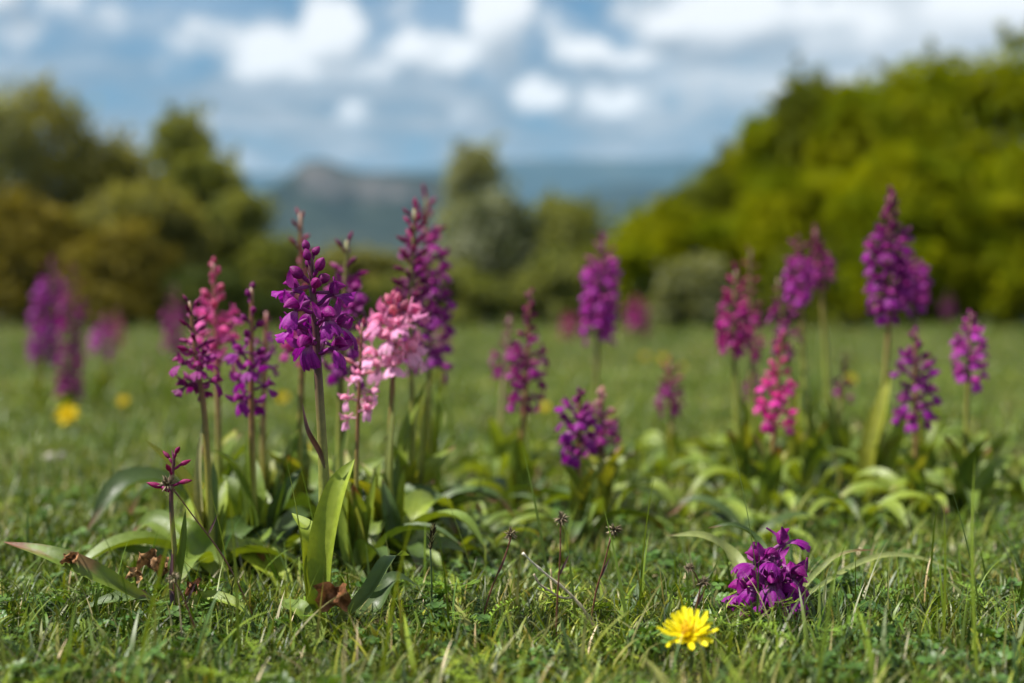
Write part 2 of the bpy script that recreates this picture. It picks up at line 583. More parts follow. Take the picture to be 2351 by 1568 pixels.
def bush(name, cat, label, cx, top, hw, Y, kind, n0=6500, leaf=0.05, lobes0=34, shape=2.2, sparse=1.0, skirt=True, group='bushes at the far edge of the meadow'):
    rs = np.random.RandomState(abs(hash((cx, top, int(Y * 10)))) % 99999)
    n, lobes = int(n0 * 1.7), int(lobes0 * 2.2)
    hw = hw * 1.12
    c = ray_at(cx, HOR, Y)
    bx = c.x
    H = ray_at(cx, top, Y).z - gz(bx, Y)
    W = hw / FPX * Y
    Dp = W * 0.8
    root = link(name, None, None, (bx, Y, gz(bx, Y)), label, cat, group)
    # lobes fill a dome, more of them towards its skin
    L = []
    for k in range(lobes):
        a = rs.rand() * 2 * math.pi
        zz = rs.rand() ** 0.8 if skirt else 0.25 + 0.75 * rs.rand()
        prof = (1 - zz ** shape) ** (1 / shape)
        rr = prof * math.sqrt(0.25 + 0.75 * rs.rand())
        rad = (0.20 + 0.20 * rs.rand()) * min(W, H * 0.6)
        L.append((rr * math.cos(a) * max(W - rad, .1), rr * math.sin(a) * max(Dp - rad, .1), max(rad * .5, zz * (H - rad)), rad))
    for k in range(5):
        rt_ = 0.07 * min(W, H) * (1 + rs.rand())
        L.append((0.5 * W * (rs.rand() - .5), .2 * Dp * rs.normal(), H * (1 - .10 * rs.rand()) - 2 * rt_, rt_))
    L = np.array(L)
    wts = L[:, 3] ** 2
    idx = rs.choice(len(L), n, p=wts / wts.sum())
    dr = rs.normal(size=(n, 3))
    dr /= np.linalg.norm(dr, axis=1)[:, None]
    dr[:, 2] = np.where(dr[:, 2] < -0.3, -dr[:, 2] * .6, dr[:, 2])
    rad = L[idx, 3] * (1.0 - 0.45 * rs.rand(n) ** 1.6 + 0.28 * (rs.rand(n) ** 5)) * sparse
    P = L[idx, :3] + dr * rad[:, None] * np.array([1, 1, .85])
    ns = n // 5                                   # shoots that stick out of the crown
    nsp = max(8, ns // 26)
    si = rs.choice(len(L), nsp)
    sd = rs.normal(size=(nsp, 3)) * np.array([1, 1, .6]) + np.array([0, 0, 1.0])
    sd /= np.linalg.norm(sd, axis=1)[:, None]
    so = L[si, :3] + sd * L[si, 3][:, None] * .8
    sl = (0.10 + 0.26 * rs.rand(nsp) ** 1.5) * min(1.0, H / 2.0)
    pick = rs.randint(nsp, size=ns)
    tt = rs.rand(ns)
    P[:ns] = so[pick] + sd[pick] * (sl[pick] * tt)[:, None] + rs.normal(size=(ns, 3)) * (0.045 * (1.15 - tt))[:, None]
    P[:, 2] = np.maximum(P[:, 2], 0.03)
    # leaf quads, roughly facing outwards
    nrm = dr + 0.75 * rs.normal(size=(n, 3))
    nrm[:, 2] += 0.35
    nrm /= np.linalg.norm(nrm, axis=1)[:, None]
    up = rs.normal(size=(n, 3))
    t1 = np.cross(nrm, up)
    t1 /= np.linalg.norm(t1, axis=1)[:, None] + 1e-9
    t2 = np.cross(nrm, t1)
    s = leaf * (0.6 + 0.8 * rs.rand(n))[:, None]
    V = np.stack([P - t1 * s, P - t2 * s * .55 + nrm * s * .12, P + t1 * s, P + t2 * s * .55 + nrm * s * .12], 1).reshape(-1, 3)
    F = np.arange(4 * n).reshape(-1, 4)
    me = bpy.data.meshes.new('crown')
    me.from_pydata(V.tolist(), [], F.tolist())
    me.materials.append(LEAFM[kind])
    link('crown', me, root)
    # trunk and limbs reaching into the lobes
    mb = MB()
    th = max(0.3 * H, 0.05)
    r0 = 0.028 * H + 0.01
    mb.tube([(0, 0, -.05), (0.02 * W, 0, th * .5), (0, 0.02, th)], [r0 * 1.3, r0, r0 * .8], 7)
    for q in range(min(14, lobes)):
        e = Vector(L[q, :3])
        s0 = Vector((0, 0, th * (0.4 + 0.6 * rs.rand())))
        mid = s0.lerp(e, .5) + Vector((0, 0, 0.08 * H))
        mb.tube(bezier([s0, mid, e], 5), [r0 * .6, r0 * .5, r0 * .4, r0 * .3, r0 * .2, r0 * .1], 5)
    link('trunk', mb.mesh('trunk', m_bark), root)
    return root


# bright bushes on the sunny side
bush('broadleaf_tree', 'tree', 'tallest bright green broadleaf tree, its crown reaching the top right corner', 2320, 74, 330, 16.2, 'lime', 9000, .055, 64, 2.0)
bush('broadleaf_tree', 'tree', 'broad leafy green tree next to the tallest one, just lower', 2110, 108, 230, 16.6, 'lime', 7500, .055, 50, 1.9)
bush('broadleaf_tree', 'tree', 'leafy green tree third down the slope of crowns from the top right corner', 1975, 165, 190, 17.0, 'lime', 6500, .055, 44, 1.8)
bush('broadleaf_tree', 'tree', 'rounded green tree with a low bump in the middle of the descending crowns', 1862, 160, 170, 17.4, 'green', 6000, .055, 44, 1.8)
bush('broadleaf_tree', 'tree', 'green tree standing at the left shoulder of the bright trees', 1775, 235, 170, 17.8, 'lime', 5500, .055, 40, 1.7)
bush('broadleaf_tree', 'tree', 'smaller dark green tree with ragged edge sloping down to the blue hills', 1695, 300, 160, 18.2, 'green', 4600, .05, 36, 1.6)
bush('shrub', 'bush', 'ragged green bush at the very foot of the descending crowns, against the hills', 1605, 395, 170, 17.6, 'green', 4600, .05, 34, 1.7)
bush('shrub', 'bush', 'low lime green bush behind the tall mid-field purple orchid', 1530, 465, 230, 15.2, 'lime', 6500, .05, 40, 1.9)
bush('shrub', 'bush', 'dull grey green low shrub in front of the lime bushes', 1600, 585, 125, 13.6, 'grey', 3600, .035, 26, 2.2)
bush('shrub', 'bush', 'bright lime bush in front of the tall trees, behind the tallest right-hand orchid', 2080, 330, 250, 14.8, 'lime', 7000, .05, 44, 2.0)
bush('shrub', 'bush', 'lime bush at the right edge with deep shade under it', 2400, 300, 220, 14.4, 'lime', 5500, .05, 36, 2.0)
bush('broadleaf_tree', 'tree', 'green tree just outside the right edge of the view', 2850, 60, 330, 17.5, 'green', 5000, .06, 34, 2.4)
bush('shrub', 'bush', 'lime bush filling the slope between the lowest lime bush and the tall trees', 1800, 390, 220, 15.6, 'lime', 6500, .05, 40, 1.9)
bush('shrub', 'bush', 'shaded low bush under the tall trees, behind the rightmost orchid', 2240, 520, 190, 14.9, 'green', 3800, .045, 30, 2.0)
bush('shrub', 'bush', 'shaded low bush at the foot of the right edge of the view', 2420, 540, 150, 15.2, 'green', 3400, .045, 28, 2.0)
bush('shrub', 'bush', 'shaded low bush under the trees, behind the paired tall orchids', 1880, 540, 180, 14.8, 'green', 3800, .045, 30, 2.0)
# left side
bush('scrub_tree', 'tree', 'pale olive scrub tree with thin crown at the left edge', 90, 190, 250, 17.0, 'olive', 6200, .045, 54, 1.5, 1.25)
bush('scrub_tree', 'tree', 'grey green scrub tree with thin crown cut by the left edge', -40, 205, 190, 16.2, 'grey', 4200, .04, 44, 1.7, 1.2)
bush('scrub_tree', 'tree', 'dark green tree, the tallest between left edge and mountain', 425, 250, 150, 18.6, 'sage', 4600, .05, 40, 1.5, 1.1)
bush('scrub_tree', 'tree', 'olive tree with a sloping top between the pale scrub tree and the dark green one', 255, 300, 190, 17.6, 'olive', 5200, .045, 44, 1.7, 1.1)
bush('scrub_tree', 'tree', 'rounded green tree around the foot of the dark green one', 480, 340, 160, 18.0, 'sage', 5000, .05, 40, 1.8)
bush('shrub', 'bush', 'yellowish olive bush in front of the dark green tree', 330, 400, 210, 15.4, 'olive', 6000, .045, 40, 1.9)
bush('shrub', 'bush', 'rusty brown low bush behind the pink left-hand orchid', 285, 500, 170, 14.0, 'rust', 5000, .04, 36, 2.0)
bush('shrub', 'bush', 'brownish bush behind the two blurred purple orchids at left', 60, 430, 190, 14.6, 'rust', 4800, .042, 36, 2.0)
bush('shrub', 'bush', 'green bush sloping down towards the mountain from the dark tree', 550, 425, 130, 16.2, 'sage', 4600, .045, 34, 1.8)
bush('shrub', 'bush', 'low green bush under the wooded mountain slope', 640, 535, 130, 15.6, 'sage', 3800, .045, 30, 1.9)
bush('scrub_tree', 'tree', 'olive tree just outside the left edge of the view', -420, 150, 280, 17.5, 'olive', 4200, .06, 34, 2.2)
# middle
bush('shrub', 'bush', 'low olive bush in the gap below the mountain, behind the tall dark orchid', 830, 560, 200, 17.0, 'olive', 4600, .045, 34, 2.0)
bush('scrub_tree', 'tree', 'olive green tree well outside the left edge of the view', -900, 190, 300, 17.0, 'sage', 4000, .06, 34, 2.0)
bush('juniper', 'tree', 'slim upright grey green juniper right of the mountain', 1090, 325, 130, 18.4, 'grey', 2800, .045, 44, 1.05, 1.35)
bush('shrub', 'bush', 'grey green shrub dotted with whitish blossom below the juniper', 1140, 425, 190, 16.4, 'blossom', 6000, .036, 44, 1.6)
bush('shrub', 'bush', 'green bush between the blossoming shrub and the lime bush', 1300, 440, 170, 17.4, 'sage', 4200, .045, 36, 1.9)
bush('shrub', 'bush', 'low shaded bush in front of the gap, below the blossoming shrub', 1010, 600, 180, 14.6, 'sage', 4200, .04, 32, 2.1)
bush('shrub', 'bush', 'low olive green bush left of the lime bush, behind the leaning orchid', 1300, 560, 150, 15.0, 'sage', 3800, .042, 32, 2.0)
bush('shrub', 'bush', 'low dark green bush at the foot of the left-hand bushes', 480, 610, 160, 13.8, 'dark', 4000, .04, 30, 2.2)
bush('shrub', 'bush', 'lowest of the dim bushes, below the mountain at the field edge', 760, 640, 150, 14.2, 'dark', 3600, .04, 28, 2.2)

# ------------------------------------------------------------------ orchid flowers


def V3(*a):
    return Vector(a)


T0 = V3(0.0150, 0, 0.002)


def lip_fn(seed, wide=1.0, drop=1.0):
    r_ = random.Random(seed)
    ph, ph2 = r_.random() * 6, r_.random() * 6
    sk = r_.uniform(-.12, .12)
    fold = r_.uniform(.7, 1.4)

    def fn(u, v):
        a = u * 2 - 1
        prof = 0.17 + 0.83 * math.sin(math.pi * min(1, v * .62 + .02)) ** 0.9
        lob = 1.0 - 0.16 * abs(math.sin(a * math.pi * 1.5)) ** 2 * (1 if abs(a) < .9 else .6) - 0.30 * a ** 4
        lob += 0.03 * math.sin(a * 17 + ph)
        l = 0.0140 * v * (1 - (1 - lob) * v)
        ang = R(-2 - 58 * drop * v)
        x = T0.x + l * math.cos(ang * .75)
        z = T0.z - .001 + l * math.sin(ang)
        y = a * 0.0088 * wide * prof + sk * l
        bend = abs(a) ** 1.7 * 0.0042 * fold * min(1, v * 1.3)
        z -= bend
        x -= bend * .45
        rf = (0.0014 * math.sin(a * 10 + ph) + 0.0010 * math.sin(a * 21 + ph2 + v * 4)) * v ** 2
        return V3(x + rf * .4, y, z + rf)

    def tint(u, v):
        a = abs(u * 2 - 1)
        k = max(0, 1 - v / .42) * max(0, 1 - a * .9)
        return (0.98, 1.15, 1.12, min(.9, k * 1.5))
    return fn, tint


def hood_fn(seed):
    r_ = random.Random(seed)
    op = r_.uniform(.95, 1.25)

    def fn(u, v):
        a = (u * 2 - 1) * R(112)
        r2 = 0.0040 * op * max(0.0, math.sin(math.pi * (0.14 + 0.83 * v))) ** 0.8 * (1 - .25 * v)
        x = T0.x - .0020 + 0.0118 * v
        return V3(x, r2 * math.sin(a) * 1.05, T0.z + .0022 + .0022 * math.sin(v * 2.4) + r2 * math.cos(a) * .95 + .0009 * v * max(0, math.cos(a)) ** 6 * (1 - v) * 4 - .0014 * v)

    def tint(u, v):
        return (1.0 + .12 * v, 1, .95)
    return fn, tint


def sepal_fn(side, seed):
    r_ = random.Random(seed)
    rise = r_.uniform(.45, 1.15)
    back = r_.uniform(-.35, .45)
    tw = r_.uniform(-.5, .5)

    def fn(u, v):
        a = u * 2 - 1
        wd = 0.0030 * math.sin(math.pi * (0.08 + 0.9 * v)) ** .8 * (1.12 - .3 * v)
        l = 0.0135 * v
        d = V3(.45 - back * v, side * (.85 - .25 * v), rise * (.35 + .65 * v))
        c0 = T0 + V3(0, side * .0022, .0012) + d.normalized() * l
        n = V3(.75, -side * .35 + tw, .35 * (1 - v)).normalized()
        s_ = d.cross(n).normalized()
        return c0 + s_ * (a * wd) - n * (0.0012 * (1 - a * a) - .0006)
    return fn, (lambda u, v: (1.0, 1.1, 1.0, .16 * (1 - v)))


def tube_pts(*p):
    return [V3(*q) for q in p]


def flower_core(mb):
    mb.tube(bezier(tube_pts((0, 0, -.001), (.005, 0, -.0005), (.0095, 0, .002), tuple(T0)), 6), [.0010, .0013, .0015, .0014, .0013, .0014, .0017], 6,
            lambda k: (.95, 1.2, 1.0, .06))
    # spur, blunt and pointing back and up
    mb.tube(bezier(tube_pts((T0.x + .001, 0, T0.z), (T0.x - .004, .0004, T0.z + .0028), (T0.x - .0105, .0008, T0.z + .0050)), 5),
            [.0019, .0016, .00135, .0013, .0013, .0008], 6, lambda k: (1.05, 1.3, 1.05, .28))


def bract_fn(seed):
    r_ = random.Random(seed)
    sp_ = r_.uniform(-.25, .25)

    def fn(u, v):
        a = u * 2 - 1
        wd = .0019 * (1 - v) ** .7 * (.6 + 1.2 * min(v, .4))
        l = .0125 * v
        return V3(l * .62 - .0005, a * wd + sp_ * l * .6, -.0012 + l * .50 + l * l * 20 + abs(a) * wd * .5)
    return fn, (lambda u, v: (.9, 1.0, .9, .55 - .25 * v))


def bud_mesh(name, plump, seed):
    r_ = random.Random(seed)
    mb = MB()
    mb.tube(bezier(tube_pts((0, 0, 0), (.003, 0, 0), (.0068, 0, .0012)), 3), [.0009, .0012, .0013, .0013], 6, (1.0, 1.2, 1.0, .05))
    Ln = 0.0095 if plump else 0.0118
    rm = 0.0036 if plump else 0.0023
    ben = r_.uniform(-.001, .0022)

    def fn(u, v):
        a = u * 2 * math.pi
        q = max(0.0, math.sin(math.pi * (v * .955 + .03))) ** (0.68 if plump else .85)
        q *= (1.08 - .42 * v) if not plump else (1.05 - .22 * v)
        r2 = rm * q * (1 + .10 * math.cos(3 * a + .6) * math.sin(math.pi * v))
        return V3(.0060 + Ln * v, r2 * math.sin(a), .0012 + r2 * math.cos(a) + ben * v * v)
    mb.grid(fn, 12, 9, lambda u, v: (.90 + .25 * v * (1 if seed % 2 else .2), .95 + .5 * v, .90))
    return mb.mesh(name, m_petal)


LIPS, HOODS, SEPL, SEPR, BRACTS = [], [], [], [], []
for q in range(6):
    f, ti = lip_fn(q, [.95, 1.08, .82, 1.0, .75, .92][q], [.8, .45, 1.0, .3, 1.25, .65][q])
    LIPS.append(MB().grid(f, 16, 9, ti).mesh('lip', m_petal))
for q in range(3):
    f, ti = hood_fn(q)
    HOODS.append(MB().grid(f, 10, 8, ti).mesh('hood', m_petal))
for q in range(4):
    f, ti = sepal_fn(1, q + 20)
    SEPL.append(MB().grid(f, 5, 7, ti).mesh('sepal', m_petal))
    f, ti = sepal_fn(-1, q + 40)
    SEPR.append(MB().grid(f, 5, 7, ti).mesh('sepal', m_petal))
for q in range(3):
    f, ti = bract_fn(q)
    BRACTS.append(MB().grid(f, 3, 6, ti).mesh('bract', m_petal))
mb = MB()
flower_core(mb)
CORE = mb.mesh('flower', m_petal)
BUDS = {True: [bud_mesh('bud', True, q) for q in range(3)], False: [bud_mesh('bud', False, q + 7) for q in range(3)]}
WHOLE = []
for q in range(6):
    mb = MB()
    flower_core(mb)
    f, ti = lip_fn(q, .95, [.8, .45, 1.0, .3, 1.25, .65][q])
    mb.grid(f, 9, 5, ti)
    f, ti = hood_fn(q)
    mb.grid(f, 7, 5, ti)
    for sd in (1, -1):
        f, ti = sepal_fn(sd, q + 30 + sd)
        mb.grid(f, 3, 5, ti)
    f, ti = bract_fn(q)
    mb.grid(f, 2, 4, ti)
    WHOLE.append(mb.mesh('flower', m_petal))

# ------------------------------------------------------------------ leaves
GREENS = {
    'fresh': (.26, .335, .030), 'mid': (.130, .195, .020), 'bright': (.200, .270, .028), 'dark': (.055, .100, .018), 'pale': (.23, .27, .085),
    'blue': (.105, .165, .048), 'yellow': (.25, .27, .025), 'purple': (.12, .055, .075), 'cream': (.34, .34, .17),
}


def leaf_mesh(pts, width, facing, tone='mid', brown=0.0, cup=0.25, seed=0, clasp=0.0, nv=16, nu=6, wave=0.06, blotch=0.0):
    """a lanceolate leaf along pts (local), facing = direction its upper side looks"""
    r_ = random.Random(seed)
    C = bezier(pts, nv)
    F = Vector(facing).normalized()
    base = Vector(GREENS[tone])
    ph = r_.random() * 6
    bl = (r_.uniform(.3, .6), r_.choice((-1, 1)))
    vs_, ts, us = [], [], []
    for j, p in enumerate(C):
        v = j / nv
        tg = (C[min(j + 1, nv)] - C[max(j - 1, 0)]).normalized()
        s_ = tg.cross(F)
        s_ = s_.normalized() if s_.length > 1e-4 else tg.orthogonal().normalized()
        n = s_.cross(tg).normalized()
        prof = (math.sin(math.pi * (0.5 * min(1, (v + .12) / .55))) ** .9) if v < .43 else max(0.0, 1 - ((v - .43) / .57) ** 1.75) ** .92
        wd = width * .5 * max(prof, .02)
        for i in range(nu + 1):
            a = i / nu * 2 - 1
            cl = cup + clasp * (1 - v)
            ang = a * (0.3 + 1.1 * cl)
            off = s_ * (math.sin(ang) / (0.3 + 1.1 * cl) * wd)
            lift = n * (((1 - math.cos(ang)) / (0.3 + 1.1 * cl) * .75 + .16 * abs(a)) * wd)
            rip = n * (wave * wd * a * math.sin(v * 9 + ph + a))
            vs_.append(p + off + lift + rip)
            c = base * (1.0 + 0.12 * math.sin(v * 5 + ph))
            c = c.lerp(Vector(GREENS['pale']), 0.45 * max(0, 1 - v * 3.2))          # blanched base
            if abs(a) < .01:
                c = c * .80
            tipk = max(0.0, (v - (1 - brown)) / max(brown, .001)) if brown > 0 else 0
            if brown > 0 and v > 1 - brown * (1.05 + .5 * math.sin(a * 4 + ph)):
                k = min(1, max(tipk, .25) * 2.2)
                c = c.lerp(Vector((.15, .062, .028)), k)
            if blotch and abs(v - bl[0]) < .09 and a * bl[1] > .2:
                c = c.lerp(Vector((.20, .10, .045)), .85)
            ts.append(tuple(c))
            us.append((i / nu, v))
    fs = [(j * (nu + 1) + i, j * (nu + 1) + i + 1, (j + 1) * (nu + 1) + i + 1, (j + 1) * (nu + 1) + i) for j in range(nv) for i in range(nu)]
    return make_mesh('leaf', vs_, fs, m_leaf, ts, us)


COLOURS = {
    'violet': (.245, .005, .205), 'purple': (.240, .004, .145), 'dark': (.165, .003, .095), 'magenta': (.340, .009, .165),
    'pink': (.68, .085, .34), 'palepink': (.76, .31, .50), 'hotpink': (.62, .022, .27), 'rose': (.34, .035, .13), 'lilac': (.370, .020, .29),
}
GROUP = 'orchids flowering in the meadow'
ORCHIDS = []


def orchid(label, base, top, fy, width, colour, nfl0, opened=.6, plump=True, mids=None, stem=('green', 'purple'), leaves=(), rosette=0, near=False,
           rlen=.09, rwid=.024, seed=0, stem_r=.0040, tip_colour=None, sheath=None, fs=1.0):
    """base/top/fy: where the photograph shows the foot, the tip and the lowest flower"""
    r_ = random.Random(seed * 17 + 5)
    nfl = max(7, int(nfl0 * ((.72 if plump else .86) if near else .88)))
    rosette = rosette + (7 if near else 4) if nfl0 > 10 and base[1] > 900 and rosette >= 0 else max(0, rosette)
    if sheath is None and not near and base[1] > 900:
        sheath = (base[0] + (fy - base[1]) * r_.uniform(-.06, .10), base[1] - 8, base[1] + (fy - base[1]) * r_.uniform(.45, .8), r_.uniform(24, 36), r_.choice(['yellow', 'bright', 'pale', 'mid']))
    rlen, rwid = (rlen * 1.45, rwid * 1.45) if near else (rlen * 1.2, rwid * 1.2)
    b3 = ground(*base)
    Y = b3.y
    scale = Y / FPX
    root = link('orchid', None, None, b3, label, 'orchid', GROUP)
    pix = [base] + list(mids or []) + [top]
    pts = [ray_at(p[0], p[1], Y) - b3 for p in pix]
    pts[0] = V3(0, 0, -.008)
    n = 22
    C = bezier(pts, n)
    total = pts[-1].z
    sg, sp_ = V3(.26, .29, .050), V3(.11, .035, .048)
    if stem[1] == 'brown':
        sp_ = V3(.21, .095, .045)
    if stem[1] == 'pink':
        sp_ = V3(.30, .10, .09)
    if stem[1] == 'green':
        sp_ = V3(.19, .17, .04)
    if stem[1] == 'pale':
        sp_ = V3(.36, .26, .17)
    f0 = max(0.05, (ray_at(base[0], fy, Y).z - b3.z) / total)
    mb = MB()
    mb.tube(C, [stem_r * (1.1 - .62 * k / n + .45 * max(0, .35 - k / n) / .35) for k in range(n + 1)], 8,
            lambda k: tuple(sg.lerp(sp_, min(1, max(0, (k / f0 - .40) / .55)))))
    link('stem', mb.mesh('stem', m_stem), root)
    # sheathing and rosette leaves
    for q, lf in enumerate(leaves):
        lp = []
        for (px, py, dy) in lf['p']:
            g = ray_at(px, py, Y + dy)
            if g.z < 0.007:                       # tips that reach the turf lie on it, nearer to the lens
                g = ray_at(px, py, (CAMZ - .007) / (py - HOR) * FPX) if py > HOR + 20 else g
            lp.append(g - b3)
        o = link('leaf', leaf_mesh(lp, lf['w'] * scale, lf.get('f', (-.2, -1, .35)), lf.get('t', 'mid'), lf.get('b', 0), lf.get('c', .3), seed * 9 + q,
                                   lf.get('k', 0), wave=lf.get('wave', .06), blotch=lf.get('bl', 0)), root)
        if lf.get('l'):
            o['label'] = lf['l']
    a0 = r_.random() * 6.28
    for q in range(rosette):
        a = a0 + q * 2.4 + r_.uniform(-.4, .4)
        d = V3(math.cos(a), math.sin(a), 0)
        if q % (3 if near else 2) == 0:                     # steep leaf, clasping low down
            ln = rlen * r_.uniform(.65, 1.0)
            o_ = r_.uniform(.15, .5)
            lp = [d * .004, d * ln * .15 * o_ + V3(0, 0, ln * .4), d * ln * .5 * o_ + V3(0, 0, ln * .75), d * ln * 1.1 * o_ + V3(0, 0, ln * r_.uniform(.9, 1.05))]
            fc = d * -1 + V3(r_.uniform(-.4, .4), r_.uniform(-.4, .4), .5)
            tone = r_.choice(['bright', 'mid', 'bright', 'yellow', 'mid'])
        else:                              # spreading leaf
            ln = rlen * r_.uniform(.6, 1.05)
            up = r_.uniform(.15, .8)
            lp = [d * .003, d * ln * .35 + V3(0, 0, ln * (.22 + .3 * up)), d * ln * .72 + V3(0, 0, ln * (.18 + .45 * up)), d * ln + V3(0, 0, max(.006, ln * (.02 + .55 * up * r_.uniform(.3, 1))))]
            fc = d * -.35 + V3(r_.uniform(-.4, .4), r_.uniform(-.4, .4), 1)
            tone = r_.choice(['mid', 'bright', 'dark', 'mid', 'dark'])
        link('leaf', leaf_mesh(lp, rwid * r_.uniform(.7, 1.15), fc, tone, r_.choice([0, .06, .10, .18, 0]), .38, seed * 31 + q, .2, 12, 4), root)
    if near and nfl0 > 14 and rosette > 0:
        for q in range(2):
            hx_ = base[0] + r_.uniform(-26, 26) + (q * 2 - 1) * 10
            hy_ = base[1] + (fy - base[1]) * r_.uniform(.38, .66)
            e = ray_at(hx_ + (q * 2 - 1) * r_.uniform(0, 16), hy_, Y + r_.uniform(-.015, .01)) - b3
            lp = [V3((q * 2 - 1) * .003, -.003, 0), e * .4 + V3((q * 2 - 1) * .006, -.005, 0), e * .75 + V3((q * 2 - 1) * .003, -.004, 0), e]
            link('leaf', leaf_mesh(lp, r_.uniform(28, 42) * scale, (-.8, -.75, .2), r_.choice(['fresh', 'bright', 'pale', 'bright']), r_.choice([0, 0, .06]), .5, seed * 57 + q, .3, 14, 4), root)
    if sheath:
        sx, sy0, sy1, sw, tone = sheath
        lp = [ray_at(base[0], sy0, Y) - b3, ray_at((base[0] + sx) / 2, (sy0 + sy1) / 2, Y - .003) - b3, ray_at(sx, sy1, Y - .003) - b3]
        link('leaf', leaf_mesh(lp, sw * scale, (-.85, -.7, .15), tone, 0, .5, seed * 5, .4, 12, 4), root)
    # the spike
    col = COLOURS[colour]
    tcol = COLOURS[tip_colour] if tip_colour else col
    s = fs * (width * scale / 2) / (0.0272 if near else 0.0290)
    nfl = max(7, int(nfl * 1.12 / fs))
    for k in range(nfl):
        u = (k + .3) / nfl
        h = f0 + (1 - f0) * (u ** 1.04) * .985
        i = min(n - 1, int(h * n))
        p = C[i].lerp(C[i + 1], h * n - i)
        ax = (C[i + 1] - C[i]).normalized()
        ang = a0 + k * 2.40 + r_.uniform(-.35, .35)
        isbud = u > opened + r_.uniform(-.05, .05)
        if u > .93:
            pitch = R(r_.uniform(55, 85))
        elif isbud:
            pitch = R((18 if plump else 6) + (50 if plump else 38) * (u - opened) / max(.05, 1 - opened) + r_.uniform(-8, 12))
        else:
            pitch = R(-16 + 34 * u / max(opened, .1) + r_.uniform(-12, 14))
        size = s * (1.0 if not isbud else ((1.15 if plump else 1.42) - (.42 if plump else .50) * (u - opened) / max(.05, 1 - opened))) * r_.uniform(.9, 1.1)
        q = ax.to_track_quat('Z', 'X')
        rot = Quaternion((0, 0, 1), ang) @ Quaternion((0, 1, 0), -pitch) @ Quaternion((1, 0, 0), r_.uniform(-.35, .35))
        tilt = V3(0, 0, 1).rotation_difference(ax)
        cc = V3(*col).lerp(V3(*tcol), max(0, (u - .35) / .65) if tip_colour else 0)
        cc = cc * r_.uniform(.84, 1.14)
        if isbud:
            cc = V3(cc.x * .92, cc.y, cc.z * .80)
        colour4 = (cc.x, cc.y, cc.z, 1)
        if isbud:
            o = link('bud', r_.choice(BUDS[plump]), root, p)
        elif near:
            o = link('flower', CORE, root, p)
            for nm, me in (('lip', r_.choice(LIPS)), ('hood', r_.choice(HOODS)), ('sepal', r_.choice(SEPL)), ('sepal', r_.choice(SEPR))):
                link(nm, me, o).color = colour4
        else:
            o = link('flower', r_.choice(WHOLE), root, p)
        o.rotation_mode = 'QUATERNION'
        o.rotation_quaternion = tilt @ rot
        o.scale = (size,) * 3
        o.color = colour4
        if near:
            bo = link('bract', r_.choice(BRACTS), o)
            bo.color = (min(1, cc.x * .9), cc.y * 1.0, cc.z * .8, 1)
            if isbud:
                bo.scale = (.8, .8, .8)
    ORCHIDS.append(root)
    return root


def LF(p, w, t='mid', f=(-.2, -1, .35), **k):
    return dict(p=p, w=w, t=t, f=f, **k)


exec_orchids = None
# ---- the front clump
main_orchid = orchid('sharp violet orchid with the largest open flowers, plump buds at its tip, front of clump', (742, 1440), (712, 578), 915, 182, 'violet', 26, .56, True,
    [(745, 1150), (733, 900), (722, 720)], ('green', 'purple'), [
        LF([(744, 1425, -.004), (750, 1280, -.010), (778, 1130, -.010), (814, 1054, -.004)], 92, 'fresh', (-.62, -1, .3), c=.5, k=.3),
        LF([(722, 1430, .0), (722, 1310, -.004), (712, 1225, -.002), (670, 1178, .012)], 62, 'fresh', (.15, -.8, .75), c=.35, k=.3),
        LF([(736, 1475, -.012), (736, 1420, -.016), (742, 1372, -.014), (762, 1345, -.010)], 80, 'mid', (-.1, -1, .3), c=.5, b=.22, l='short broad leaf with a brown torn tip'),
        LF([(775, 1430, .004), (850, 1360, -.015), (898, 1282, -.010), (940, 1275, .03)], 56, 'blue', (-.5, -.6, .75), c=.35),
        LF([(747, 1075, -.004), (735, 1035, -.006), (708, 985, -.010), (694, 926, -.010)], 17, 'purple', (-.6, -1, .2), c=.4, l='thin purplish bract leaf curling off the stem'),
        LF([(760, 1430, .02), (850, 1400, .03), (905, 1330, .04), (960, 1345, .05)], 60, 'dark', (0, -.4, 1), c=.3),
        LF([(720, 1440, .0), (690, 1400, -.02), (665, 1390, -.01), (640, 1375, .02)], 46, 'mid', (0, -.6, 1), c=.3),
    ], near=True, seed=1, stem_r=.0044, rosette=-1, fs=1.08)
orchid('slender purple orchid with narrow hoods in front of the pink one, left of clump', (482, 1330), (436, 692), 945, 118, 'purple', 21, .42, False,
    [(482, 1180), (470, 960), (452, 830)], ('green', 'brown'), [
        LF([(466, 1320, -.004), (462, 1200, -.006), (458, 1080, -.006), (464, 972, -.002)], 30, 'cream', (-.5, -1, .1), c=.5, k=.3),
        LF([(492, 1300, .0), (488, 1200, .0), (490, 1110, .0), (490, 1058, .004)], 26, 'blue', (.4, -1, .1), c=.4),
        LF([(520, 1335, .0), (470, 1270, -.02), (430, 1215, -.02), (395, 1192, .0)], 62, 'mid', (-.2, -.7, .8), c=.35),
        LF([(450, 1310, .0), (400, 1230, .02), (350, 1195, .04), (300, 1225, .05)], 66, 'mid', (0, -.7, .75), c=.3, b=.12),
        LF([(500, 1320, -.02), (420, 1290, -.03), (330, 1270, -.03), (246, 1252, -.02)], 48, 'blue', (0, -.55, 1), c=.25),
        LF([(475, 1330, .0), (560, 1270, .03), (620, 1230, .04), (660, 1240, .05)], 46, 'dark', (0, -.7, .8), c=.3),
    ], near=True, seed=2, stem_r=.0036)
orchid('bright pink orchid behind the slender purple one at left of clump', (505, 1240), (490, 602), 850, 128, 'pink', 24, .55, True,
    [(500, 900)], ('green', 'pink'), [], rosette=4, near=True, seed=3, rlen=.10, rwid=.028)
